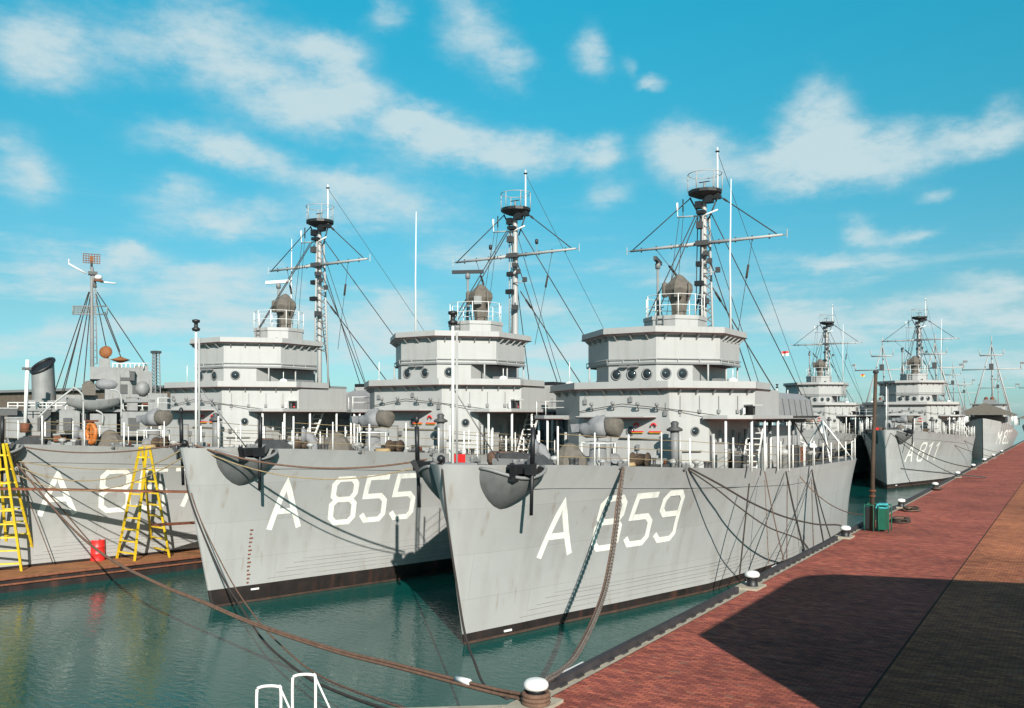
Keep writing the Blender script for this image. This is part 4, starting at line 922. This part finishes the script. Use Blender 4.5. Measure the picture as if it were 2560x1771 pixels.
# brown hawsers to the foreground bollard
P0 = shp(2,.26,.15,.70)
hp = [P0]+[vplane(P0, bw0, *p) for p in ((160,1300),(266,1392),(400,1462),(498,1502),(640,1562),(834,1626),(985,1664),(1146,1706),(1250,1732))]+[bw0+Vector((-.02,-.005,0))]
rope('brown hawser of several strands from the left ship to the foreground bollard', hp, .0062, strands=3)
ws = MB('white_paint'); a, b = vplane(P0, bw0, 1140,1702), vplane(P0, bw0, 1175,1712); ws.tube([a+Vector((0,0,.006)), b+Vector((0,0,.006))], .008, 7); tag(ws.build('rope_whipping'), 'white binding round the brown hawser near the foreground bollard', 'binding')
for i, z in enumerate((.012,.022,.032)):
    cv = MB('rope_brown'); cv.tube([(B0.x+.030*math.cos(t*math.pi/10), B0.y+.030*math.sin(t*math.pi/10), HQ+z) for t in range(20)], .006, 6, closed=True)
    tag(cv.build('rope_turn'), 'turn of brown hawser round the foreground bollard, %s' % ['lowest of three','middle of three','uppermost of three'][i], 'rope', 'hawser turns on the bollard')
# thin dark lines hanging from the bow of A 855
e1 = atz(1075,1800,HQ+.01); s1 = shp(1,.015,-.14,.80)
rope('thin dark line hanging from the bow of A 855, lower of two', [s1]+[vplane(s1, e1, *p) for p in ((470,1230),(545,1420),(612,1532),(668,1612),(757,1686),(820,1720),(930,1762))]+[e1], .0045, 'rope_dark')
s1b = shp(1,.03,-.13,.80); e1b = atz(1110,1795,HQ+.01)
rope('thin brown line hanging from the bow of A 855, upper of two', [s1b]+[vplane(s1b, e1b, *p) for p in ((480,1240),(560,1420),(640,1545),(720,1630),(800,1690),(960,1755))]+[e1b], .003, 'rope_brown')
s2 = shp(0,-.01,-.15,.80); e2 = bw0+Vector((-.075,-.01,-.01))
rope('dark line hanging down the stem of A 859 to the foreground bollard', [s2]+[vplane(s2, e2, *p) for p in ((1118,1300),(1140,1450),(1162,1583),(1188,1660),(1212,1714))]+[e2], .0042, 'rope_dark')
# slack lines from deck to deck between the ships
g2 = 'slack lines between neighbouring ships'
rope('thick brown line slung from the bow of A 855 to the bow of A 859', sag(shp(1,.03,-.12,.81), shp(0,-.30,.12,.80), .075), .005, 'rope_brown', g2)
rope('thin tan line slung below the thick one from A 855 to A 859', sag(shp(1,.04,-.10,.79), shp(0,-.30,.14,.78), .11), .003, 'rope_tan', g2)
rope('brown line slung from the left ship to the bow of A 855, upper', sag(shp(2,.30,.20,.77), shp(1,-.03,-.12,.82), .04), .0042, 'rope_brown', g2)
rope('thin tan line from the left ship to A 855, second from top', sag(shp(2,.29,.16,.69), shp(1,-.03,-.11,.70), .03), .0028, 'rope_tan', g2)
rope('thin tan line from the left ship to A 855, third from top', sag(shp(2,.28,.15,.67), shp(1,-.03,-.12,.80), .13), .0032, 'rope_tan', g2)
rope('thin tan line from the left ship to A 855, lowest and slackest', sag(shp(2,.28,.15,.62), shp(1,-.03,-.12,.76), .14), .0028, 'rope_tan', g2)
rope('brown line from the anchor of the left ship down to the pontoon', [P0+Vector((.01,.03,.0)), atz(262,1398,ZP)], .0035, 'rope_brown', g2)
rope('thin brown line from the left ship slanting down to the waterline', [P0+Vector((.0,.02,-.05)), shp(2,.20,.42,.06)], .0025, 'rope_brown', g2)
rope('thin dark line from the bow of A 855 down to the left ship waterline', sag(shp(1,-.04,-.1,.8), shp(2,.62,1.5,.15), .03), .0028, 'rope_dark', g2)
# chain
c0 = shp(0,.446,.676,.760); ce = bw0+Vector((.005,.03,.015))
cp = [c0]+[vplane(c0, ce, *p) for p in ((1549,1250),(1541,1320),(1529,1400),(1512,1480),(1482,1560),(1440,1640),(1400,1680),(1365,1702))]+[ce]
curve = spline(cp, 40)
def chain(label, curve, pitch, lr, wr, m):
    q = MB(m); acc = 0; k = 0; last = curve[0]
    for i in range(1, len(curve)):
        seg = curve[i]-curve[i-1]; L = seg.length
        while acc+L >= pitch*(k+1)-0.0:
            t = (pitch*(k+1)-acc)/L; p = curve[i-1].lerp(curve[i], t); d = seg.normalized()
            a = Vector((0,0,1)) if abs(d.z) < .9 else Vector((1,0,0)); x = d.cross(a).normalized(); y = x.cross(d)
            w_ = x if k % 2 else y
            q.tube([p+d*lr*math.cos(j*math.pi/5)+w_*lr*.62*math.sin(j*math.pi/5) for j in range(10)], wr, 5, closed=True); k += 1
        acc += L
    return tag(q.build('mooring_chain'), label, 'chain')
chain('heavy rusty chain hanging from the side of A 859 to the foreground bollard', curve, .0125, .0115, .0034, 'chain_steel')
rope('second thinner line running down beside the chain of A 859', [c0+Vector((0,-.012,0))]+[p+Vector((-.004,-.02,0)) for p in cp[1:-1]]+[ce], .003, 'rope_brown')
# lines from the side of A 859 aft to the bollards
sA = shp(0,.58,1.18,.735)
b2 = B2v+Vector((-.02,0,.02))
rope('thick dark mooring line sagging from A 859 to the third bollard', [sA]+[vplane(sA, b2, *p) for p in ((1800,1212),(1880,1258),(1960,1292),(2040,1311),(2100,1314))]+[b2], .0052, 'rope_dark')
e3 = Vector((XE, 4.75, HQ-.02))
rope('dark mooring line sagging lower from A 859 to the quay edge', [sA+Vector((0,-.02,-.005))]+[vplane(sA, e3, *p) for p in ((1790,1222),(1850,1270),(1920,1318),(2000,1350))]+[e3], .004, 'rope_dark')
for i, (x0, y0, x1, y1, r, mm) in enumerate(((1873,1210,1849,1435,.0042,'rope_dark'), (1912,1180,1960,1402,.003,'rope_brown'), (1965,1180,2012,1382,.0052,'rope_dark'), (2030,1175,2060,1362,.0045,'rope_dark'), (2032,1190,2078,1350,.004,'rope_dark'), (2029,1200,2034,1375,.0025,'rope_brown'), (1968,1200,1967,1400,.0025,'rope_brown'), (1912,1200,1922,1410,.002,'rope_brown'))):
    a = atX(x0, y0, -2.24+.712); k = (x1-CX)/F
    b = atX(x1, y1, -1.50) if y1 > 1405 and i in (0,7) else atX(x1, y1, XE-.02)
    rope('line from the deck of A 859 to the quay, %s' % ['stiff dark spar farthest forward','thin brown slanting one','thickest dark one','dark one at stern','aftmost dark one','thin brown one at stern','thin upright one amidships','thinnest one'][i], [a, b] if i in (0,) else sag(a, b, .02 if i else 0, 8), r, mm)
a = atX(2000,1192,-1.53); rope('thin slack brown line from the stern of A 859 to the green cabinet', sag(a, Vector((jp.x-.1,jp.y,HQ+.1)), .06), .003, 'rope_brown')
# lines of the far ships
fb = (-2.12,12.95,.02)
for i, (v, u, z, k, s_, r) in enumerate(((.03,-.1,.80,6,.10,.007), (.03,-.08,.78,5,.06,.004), (.40,.9,.76,8,.05,.004), (.62,2.0,.7,9,.05,.004))):
    bb = Vector(BOLL[k].location)/U
    rope('line from the bow of A 81 to the %s' % ['seventh bollard, slack and thick','sixth bollard, thin','ninth bollard, thin','farthest bollard, thin'][i], sag((fb[0]+v, fb[1]+u, fb[2]+z), bb+Vector((0,0,.02)), s_), r, 'rope_dark', 'mooring lines of the far row')

# small flags
def flag(p, label, cols, sz):
    f = MB(cols[0]); 
    for i, c_ in enumerate(cols):
        vs = []; n = 6
        for k in range(n+1):
            x = sz*k/n; y = .006*math.sin(k*1.2)
            vs += [(p[0]+x, p[1]+y, p[2]-i*sz*.35), (p[0]+x, p[1]+y, p[2]-(i+1)*sz*.35)]
        f.add(vs, [(2*k, 2*k+2, 2*k+3, 2*k+1) for k in range(n)], c_)
    tag(f.build('signal_flag'), label, 'flag', 'small flags')
flag(shp(0,.30,3.92,1.52)+Vector((0,0,.0)), 'small red and white flag flying on a backstay of A 859', ('red_paint','white_paint'), .055)
flag(tuple(atd(2152,936,14)), 'tiny red and yellow flag in front of the far ships', ('red_paint','yellow_paint'), .055)

# ------------------------------------------------------------------ far minesweepers with tripod masts
def sweeper(label, loc, sc=1.0, number=None, awning=True):
    t = thing('patrol_vessel', label, 'ship', loc, 0, 'distant patrol vessels with tripod masts')
    h = MB('hull_grey'); us = [0,.1,.25,.5,.9,1.4,2,3,4,5,5.6]; wd = [.01,.10,.20,.34,.47,.53,.55,.55,.54,.48,.36]; zt = [.96,.945,.92,.88,.82,.76,.70,.62,.56,.54,.54]
    vs = []; n = len(us)
    for sg in (1, -1):
        for k in range(4):
            for i in range(n):
                f = k/3; w0 = wd[i]*(.62+.38*f**1.3); vs.append((sg*w0*sc, (us[i]-.2*f*(1 if i < 3 else 0))*sc, (-.05+(zt[i]+.05)*f)*sc))
    fs = []
    for side in (0, 1):
        for k in range(3):
            for i in range(n-1):
                a = side*4*n+k*n+i; q = (a, a+1, a+n+1, a+n); fs.append(q if side == 0 else q[::-1])
    fs.append((n-1, 4*n+n-1, 4*n+3*n+n-1, 3*n+n-1))
    h.add(vs, fs, 'hull_grey', True); h.add([vs[3*n+i] for i in range(n)]+[vs[7*n+i] for i in range(n)], [(i, i+1, n+i+1, n+i) for i in range(n-1)], 'deck_grey'); H = h.build('hull', t)
    if number:
        mb = MB('letter_white'); x = 0
        for ch in number:
            if ch == ' ': x += .1; continue
            for line in GLY[ch]:
                def fm(a_, b_, x=x):
                    u = .45+x+a_; z = .36+b_; f = (z+.05)/(lerp_tab(u, us, zt)+.05)
                    return ((lerp_tab(u, us, wd)*(.62+.38*f**1.3)+.006)*sc, u*sc, z*sc)
                ribbon(mb, [(p[0]*.2, p[1]*.30) for p in line], .04, fm, 'letter_white')
            x += .28
        mb.build('hull_number', H)
    d = MB(); P = [(-.38,1.35),(.38,1.35),(.42,1.5),(.42,3.2),(-.42,3.2),(-.42,1.5)]; P = [(a*sc, b*sc) for a, b in P]
    d.prism(P, .6*sc, P, 1.0*sc); D = d.build('deckhouse', t)
    b = MB(); P = [(-.30,1.5),(.30,1.5),(.36,1.62),(.36,2.3),(-.36,2.3),(-.36,1.62)]; P = [(a*sc, b_*sc) for a, b_ in P]
    b.prism(P, 1.0*sc, P, 1.30*sc); b.box((0,1.9*sc,1.31*sc), (.82*sc,.9*sc,.02*sc), 'mid_grey'); b.build('wheelhouse', t)
    for k in range(5):
        w_ = MB('glass_dark'); w_.box(((-.24+.12*k)*sc, 1.497*sc, 1.17*sc), (.07*sc,.012*sc,.09*sc)); w_.build('window', t)
    if awning:
        a = MB('canvas_brown'); a.add([(-.66*sc,.25*sc,1.04*sc),(.66*sc,.25*sc,1.04*sc),(.66*sc,1.4*sc,1.04*sc),(-.66*sc,1.4*sc,1.04*sc),(0,.3*sc,1.32*sc),(0,1.4*sc,1.32*sc)], [(0,1,4),(1,2,5,4),(3,0,4,5),(2,3,5),(0,3,2,1)]); A = a.build('awning', t)
        for k in range(8):
            for sg in (-1, 1):
                p = MB('white_paint'); p.tube([(sg*.62*sc,(.3+.15*k)*sc,.8*sc), (sg*.62*sc,(.3+.15*k)*sc,1.04*sc)], .012*sc, 5); p.build('awning_post', A)
    mst = MB('house_grey'); top = Vector((0,2.6,2.86))*sc
    for (x, y) in ((-.46,2.5),(.46,2.5),(0,3.1)): mst.tube([Vector((x,y,1.0))*sc, top], .026*sc, 7, r2=.012*sc)
    mst.tube([top, top+Vector((0,0,.22*sc))], .012*sc, 6); MST = mst.build('tripod_mast', t)
    y = MB('house_grey'); y.tube([Vector((-.66,2.55,2.22))*sc, Vector((.66,2.55,2.22))*sc], .016*sc, 6)
    for sg in (-1, 1): y.tube([Vector((sg*.66,2.55,2.20))*sc, Vector((sg*.66,2.55,2.40))*sc], .014*sc, 5); y.box(Vector((sg*.70,2.55,2.36))*sc, (.09*sc,.03*sc,.05*sc), 'mid_grey')
    y.tube([Vector((-.26,2.57,2.58))*sc, Vector((.26,2.57,2.58))*sc], .018*sc, 5); y.box(Vector((0,2.5,2.28))*sc, (.10*sc,.08*sc,.16*sc), 'dark_grey')
    for sg in (-1, 1): y.tube([Vector((sg*.26,2.57,2.58))*sc, Vector((sg*.28,2.57,2.74))*sc], .012*sc, 5)
    y.build('yard', MST)
    r = MB('rust_brown'); r.ball(Vector((-.08,2.0,1.45))*sc, .05*sc); r.ball(Vector((.06,2.0,1.45))*sc, .05*sc); r.box(Vector((0,2.0,1.37))*sc, (.3*sc,.2*sc,.12*sc), 'mid_grey'); r.build('signal_lamp', t)
    return t
S0 = sweeper('grey patrol vessel numbered M 802 with brown awning at the right edge', (-1.72,23.2,0), 1.0, 'M 802')
def again(loc, sc, label):
    c = copy_tree(S0, None, ('hull_number',)); c.location = [k*U for k in loc]; c.scale = (sc, sc, sc); c['label'] = label; return c
again((-2.98,22.6,0), 1.02, 'distant patrol vessel whose tripod mast stands just right of far bridge')
again((-4.15,22.0,0), 1.0, 'distant patrol vessel whose mast stands just left of the tall post')
again((-3.75,34.4,0), 1.0, 'smaller distant patrol vessel behind the tripod masts right of far bridge')
again((-4.55,47.4,0), 1.0, 'smallest far vessel whose white mast shows lowest among the masts')
again((-2.6,40.0,0), 1.0, 'far patrol vessel with small mast just left of the awning')
again((-.9,33.0,0), .9, 'far patrol vessel half cut by the right edge of the picture')
# ------------------------------------------------------------------ escort ship lying broadside beyond the left row
YE = 9.5
k0 = (230-CX)/F; er = Vector((-st+k0*ct, ct+k0*st)).normalized(); DE = 17.8
ex_ = Vector((er.y, -er.x)); ANG = math.atan2(ex_.y, ex_.x)
def E_(px, py, dy=0):
    """a point of the escort in its own frame: x along the ship, y away from us"""
    k = (px-CX)/F; r = Vector((-st+k*ct, ct+k*st)); d = (DE+dy)/r.dot(er)
    return Vector((d*r.dot(ex_), YE+dy, 1+(HY-py)/F*d))
esc = thing('escort_ship', 'older grey escort ship with black topped funnel and tall lattice mast', 'ship', (er.x*DE+math.sin(ANG)*YE, er.y*DE-math.cos(ANG)*YE, 0), ANG)
m_ = MB('escort_grey'); xa, xb = -3.6, 3.2; vs = []; n = 14
for sg in (-1, 1):
    for z in (-.1, .25, .55):
        for i in range(n):
            t = i/(n-1); w = .70*min(1, (1-abs(2*t-1)**3))+.02; vs.append((xa+(xb-xa)*t+(.25*z if i == n-1 else 0), YE+.5+sg*w, z*(1.0+.35*max(0, t-.6))))
fs = []
for s_ in (0, 1):
    for k in range(2):
        for i in range(n-1):
            a = s_*3*n+k*n+i; q = (a, a+1, a+n+1, a+n); fs.append(q if s_ == 0 else q[::-1])
m_.add(vs, fs, 'escort_grey', True); m_.add([vs[2*n+i] for i in range(n)]+[vs[5*n+i] for i in range(n)], [(i, i+1, n+i+1, n+i) for i in range(n-1)], 'deck_grey'); m_.build('hull', esc)
def eb(name, x0, x1, y0, y1, d0, d1, m='escort_grey', parent=esc):
    a = E_(x0, y1); b = E_(x1, y0); q = MB(m); q.box(((a.x+b.x)/2, YE+(d0+d1)/2, (a.z+b.z)/2), (b.x-a.x, d1-d0, b.z-a.z)); return q.build(name, parent)
dhs = eb('deckhouse', 18, 420, 1028, 1120, .05, 1.0)
b2_ = eb('upper_deckhouse', 60, 330, 1002, 1028, .15, .9)
bri = eb('bridge_house', 275, 375, 975, 1030, -.05, 1.0)
b3_ = eb('wheelhouse', 250, 340, 948, 975, .1, .9); eb('wheelhouse_window_band', 262, 332, 951, 961, .085, .1, 'glass_dark', b3_)
b4_ = eb('open_bridge', 225, 358, 920, 948, .0, 1.0); eb('bridge_wing', 338, 372, 915, 945, .05, .5, 'escort_grey', bri)
eb('bridge_tower', 248, 276, 895, 920, .2, .6); eb('boat_deck', 100, 300, 1024, 1030, -.25, 1.0, 'mid_grey')
for k in range(6):
    eb('deck_opening', 45+48*k, 68+48*k, 1045, 1078, .035, .05, 'dark_grey', dhs)
# funnel with a slanted black top
a, b = E_(76,1022), E_(139,1022); ta, tb_ = E_(74,925), E_(132,897); fx = (a.x+b.x)/2; r = (b.x-a.x)/2
m_ = MB('escort_grey'); vs = []; n = 20
for (c0_, r0, z0_, z1_) in ((fx, r, a.z, a.z), ((ta.x+tb_.x)/2, r*.93, ta.z, tb_.z)):
    for j in range(n):
        t = 2*math.pi*j/n; vs.append((c0_+r0*math.cos(t), YE+.5+r0*1.3*math.sin(t), z0_+(z1_-z0_)*(math.cos(t)+1)/2+(.10*math.sin(t) if z0_ != z1_ else 0)))
m_.add(vs, [(j, (j+1) % n, n+(j+1) % n, n+j) for j in range(n)], 'escort_grey', True); FN = m_.build('funnel', esc)
m_ = MB('black_paint'); m_.add([Vector(p)+Vector((0,0,-.01)) for p in vs[n:]], [tuple(range(n))]); c_ = Vector((0,0,0))
m_.tube([Vector(p) for p in vs[n:]], .03, 6, closed=True); m_.build('funnel_cap', FN)
# mast
mb_ = E_(231,1040,.45); mt = E_(229,668,.45)
m_ = MB('escort_grey'); m_.tube([mb_, E_(230,800,.45), mt], .042, 9, r2=.022)
for i in range(14):
    p = mb_.lerp(mt, .35+.045*i); m_.tube([p+Vector((.04,0,0)), p+Vector((.085,0,0))], .008, 4)
m_.tube([mb_.lerp(mt,.35)+Vector((.085,0,0)), mb_.lerp(mt,.94)+Vector((.06,0,0))], .010, 5); EM = m_.build('mast', esc)
m_ = MB('escort_grey'); p0, p1 = E_(182,766,.45), E_(268,766,.45); p2, p3 = E_(182,786,.45), E_(268,786,.45)
for (u_, v_) in ((p0,p1),(p2,p3),(p0,p2),(p1,p3)): m_.tube([u_, v_], .012, 5)
for k in range(16):
    t = k/16; m_.tube([p0.lerp(p1, t*.68), p2.lerp(p3, t*.68)], .007, 4)
for k in range(4): m_.tube([p0.lerp(p2, k/4), p0.lerp(p1,.68).lerp(p2.lerp(p3,.68), k/4)], .006, 4)
m_.build('mast_gallery', EM)
m_ = MB('rust_orange'); c0_ = E_(229,648,.45); w_ = .28; 
for k in range(7):
    x = -w_/2+w_*k/6; m_.tube([c0_+Vector((x,-.02,-.08)), c0_+Vector((x,-.02,.09))], .006, 4); 
for k in range(5): m_.tube([c0_+Vector((-w_/2,-.02,-.08+.0425*k)), c0_+Vector((w_/2,-.02,-.08+.0425*k))], .006, 4)
m_.tube([mt, c0_], .02, 6, 'dark_grey'); m_.box(c0_, (.06,.05,.10)); m_.build('radar_grid', EM)
m_ = MB('white_paint'); m_.tube([E_(172,660,.45), E_(215,684,.45)], .016, 6); m_.tube([E_(250,705,.45), E_(290,709,.45)], .016, 6); m_.ball(E_(246,694,.4), (.07,.07,.05)); m_.box(E_(246,702,.4), (.16,.1,.03), 'rust_brown'); m_.tube([E_(172,648,.45), E_(172,661,.45)], .01, 5); m_.box(E_(232,684,.45), (.16,.12,.06), 'dark_grey'); m_.tube([mt, E_(238,720,.45)], .03, 6, 'mid_grey'); m_.build('signal_yard', EM)
for (x0, y0, x1, y1) in ((222,730,130,1000),(224,730,150,1000),(228,740,206,1000),(238,735,268,880),(240,735,305,900),(242,730,368,918),(226,740,180,1000),(205,800,160,980),(262,780,300,880)):
    m_ = MB('rope_dark'); m_.tube([E_(x0,y0,.45), E_(x1,y1,.45)], .009, 4); m_.build('stay', esc)
# radar dish and director on the bridge
m_ = MB('rust_brown'); p = E_(266,882,.4); m_.lathe(p, [(.03,-.02),(.10,.01),(.12,.04),(.115,.05),(.04,.10)], 14, 'rust_orange', (-.3,-.9,.2)); m_.tube([p, p-Vector((0,0,.2))], .04, 6); m_.build('radar_dish', esc)
m_ = MB('rust_brown'); p = E_(301,900,.4); m_.lathe(p, [(.02,-.06),(.10,-.03),(.18,.0),(.06,.04),(.02,.06)], 12, 'rust_orange'); m_.tube([p, p-Vector((0,0,.2))], .03, 6, 'mid_grey'); m_.build('gun_director', esc)
m_ = MB('white_paint')
for k in range(8): m_.tube([E_(282+11*k,922), E_(282+11*k,908)], .012, 5)
m_.tube([E_(280,909), E_(372,909)], .01, 5); m_.build('guard_rail', esc)
# ship's boat under its davits
m_ = MB('escort_grey'); p0, p1 = E_(166,1005,-.35), E_(298,1002,-.35); vs = []; n = 13
for i in range(n):
    t = i/(n-1); w = .17*(1-abs(2*t-1)**2.5)**.7+.01; z = p0.z+(.05*(2*t-1)**2); x = p0.x+(p1.x-p0.x)*t
    for j in range(7):
        a_ = math.pi*j/6; vs.append((x, YE-.35-w*math.cos(a_), z+.03-(.20*(1-.4*abs(2*t-1)**2))*math.sin(a_)**.8))
m_.add(vs, [(i*7+j, i*7+j+1, (i+1)*7+j+1, (i+1)*7+j) for i in range(n-1) for j in range(6)], 'escort_grey', True); m_.add([vs[i*7] for i in range(n)]+[vs[i*7+6] for i in range(n)], [(i, i+1, n+i+1, n+i) for i in range(n-1)], 'canvas_grey'); EBt = m_.build('ship_boat', esc)
for pts_ in ([(208,1085),(208,1000),(200,980),(182,968)], [(303,1045),(303,995),(293,978),(275,975)], [(96,1044),(130,1012),(182,972)], [(256,1060),(256,1036),(240,1026)]):
    m_ = MB('house_grey'); m_.tube(spline([E_(x, y, -.5) for x, y in pts_], 6), .016, 7); m_.build('davit', EBt if pts_[0][0] != 96 else esc)
m_ = MB('canvas_brown'); m_.box(E_(222,975,0), (.22,.2,.20)); m_.ball(E_(222,963,0), (.10,.1,.08), 'canvas_brown'); m_.build('winch', esc)
m_ = MB('canvas_grey'); m_.ball(E_(270,962,.0), (.22,.2,.12)); m_.build('covered_gun', esc)
m_ = MB('escort_grey'); m_.ball(E_(356,972,-.1), (.13,.13,.14)); m_.build('ventilator', esc)
for (x0, y0, x1, y1, r_) in ((22,940,22,1060,.012),):
    pass
m_ = MB('white_paint'); m_.tube([E_(69,900,-.8), E_(63,1062,-.8)], .032, 7); m_.tube([E_(63,1058,-.8), E_(62,1082,-.8)], .075, 8, 'rust_brown'); m_.box(E_(67,922,-.8), (.14,.1,.04), 'dark_grey'); m_.build('ensign_staff', esc)
for k in range(9):
    m_ = MB('dark_grey'); x = 70+29*k; m_.lathe(E_(x,1014,.14), [(.035,0),(.035,.02)], 10, 'glass_dark', (0,-1,0)); m_.build('porthole', esc)
eb('bridge_front', 290, 378, 930, 1010, -.10, .3); eb('chart_room', 262, 300, 938, 1000, -.12, .2); eb('signal_platform', 240, 385, 1000, 1006, -.3, .6, 'mid_grey')
eb('engine_casing', 140, 245, 988, 1030, .1, .7); eb('winch_house', 150, 200, 1030, 1085, -.4, .0); eb('stores_locker', 225, 290, 1035, 1085, -.45, -.1); eb('side_screen', 300, 420, 1030, 1090, -.5, -.1); eb('gun_tub', 368, 415, 985, 1030, -.3, .3)
for (x0, x1, y0, y1) in ((298,318,962,985), (330,350,962,985), (300,330,945,952), (160,180,1045,1075), (318,345,1045,1075), (365,395,1045,1075)):
    eb('dark_opening', x0, x1, y0, y1, -.52 if y0 > 1030 else -.115, -.10 if y0 < 1030 else -.39, 'dark_grey')
for (x, y, w_, h_, mm) in ((40,1070,.3,.35,'escort_grey'), (150,1095,.2,.12,'rust_brown'), (205,1050,.2,.3,'dark_grey'), (330,1010,.18,.25,'escort_grey'), (372,1005,.25,.10,'rust_brown'), (395,1015,.12,.2,'house_grey'), (330,940,.08,.18,'dark_grey'), (20,1030,.3,.12,'dark_grey'), (118,1058,.12,.5,'dark_grey'), (345,1060,.4,.18,'canvas_grey')):
    m_ = MB(mm); c0_ = E_(x,y,-.15); m_.box(c0_, (w_,.25,h_)); m_.box(c0_+Vector((0,0,h_/2)), (w_*1.1,.28,.03), 'escort_grey'); m_.build('deck_gear', esc)
m_ = MB('white_paint')
for k in range(16): m_.tube([E_(20+24*k,1024,-.25), E_(20+24*k,1006,-.25)], .010, 4)
for y in (1007,1015): m_.tube([E_(20,y,-.25), E_(385,y,-.25)], .008, 4)
m_.build('guard_rail', esc)
# orange life ring rack standing among the gear
t = thing('life_raft_rack', 'bright orange life raft rack on deck of left ship', 'life raft', tuple(shp(2,.03,.78,.79)))
m_ = MB('orange_paint'); m_.tube([(.055*math.cos(k*math.pi/9), 0, .06+.075*math.sin(k*math.pi/9)) for k in range(18)], .018, 8, closed=True); m_.build('ring', t)
m_ = MB('orange_paint'); m_.box((0,0,.06), (.10,.015,.012)); m_.box((0,0,.06), (.012,.016,.13)); m_.box((0,.0,.155), (.11,.05,.014), 'rust_brown'); m_.build('slats', t); t.scale = (.85,.85,.85)

# ------------------------------------------------------------------ far shore at the left: long shed and lattice tower
sh_ = thing('storage_shed', 'long low brown shed on the far shore behind the funnel', 'building', (-40,26,0))
m_ = MB('shed_brown'); m_.box((0,0,1.0), (26,5,2.4)); m_.build('wall', sh_)
m_ = MB('mid_grey'); m_.box((0,0,2.25), (26.4,5.4,.12)); m_.build('roof', sh_)
for k in range(10):
    m_ = MB('glass_dark'); m_.box((1.0+k*1.2,-2.5,1.5), (.7,.06,.5)); m_.build('window', sh_)
tp = atd(390,1000,36); tt = atd(390,884,36)
tw = thing('lattice_tower', 'slim grey lattice tower on the skyline left of the first bridge', 'tower', (tp.x,tp.y,0))
m_ = MB('mid_grey'); hgt = tt.z
for (sx, sy) in ((-1,-1),(1,-1),(1,1),(-1,1)): m_.tube([(sx*.16,sy*.16,0), (sx*.09,sy*.09,hgt)], .022, 5)
for i in range(26):
    z0_, z1_ = hgt*i/26, hgt*(i+1)/26; w0 = .16-.07*i/26
    m_.tube([(-w0,-w0,z0_), (w0,-w0,z1_)], .012, 4); m_.tube([(w0,w0,z0_), (w0,-w0,z1_)], .012, 4); m_.tube([(-w0,-w0,z1_), (w0,-w0,z1_)], .012, 4); m_.tube([(-w0,w0,z0_), (-w0,-w0,z1_)], .012, 4)
m_.build('lattice', tw); m_ = MB('dark_grey'); m_.box((0,0,hgt+.05), (.3,.3,.1)); m_.build('lamp_head', tw)

# ------------------------------------------------------------------ harbour shed beside the camera, whose shadow falls on the quay
HS = .815
hs = thing('harbour_shed', 'brick harbour shed beside the quay road, casting the large shadow', 'building', (0,0,HQ))
ph_ = [(.15,1.50),(.15,2.66),(.19,2.78),(.27,2.86),(.40,2.91),(.98,3.07),(1.7,3.27),(1.7,1.50)]
m_ = MB('wall_brick'); m_.prism(ph_, 0, ph_, HS-.04); HSW = m_.build('wall', hs)
m_ = MB('mid_grey'); m_.prism(ph_, HS-.04, ph_, HS); m_.build('roof', hs)
for k in range(3):
    m_ = MB('glass_dark'); m_.box((.148,1.75+.35*k,.45), (.01,.18,.22)); m_.box((.146,1.75+.35*k,.45), (.012,.012,.22), 'white_paint'); m_.build('window', HSW)
m_ = MB('green_paint'); m_.box((.148,2.60,.17), (.01,.10,.34)); m_.build('door', HSW)
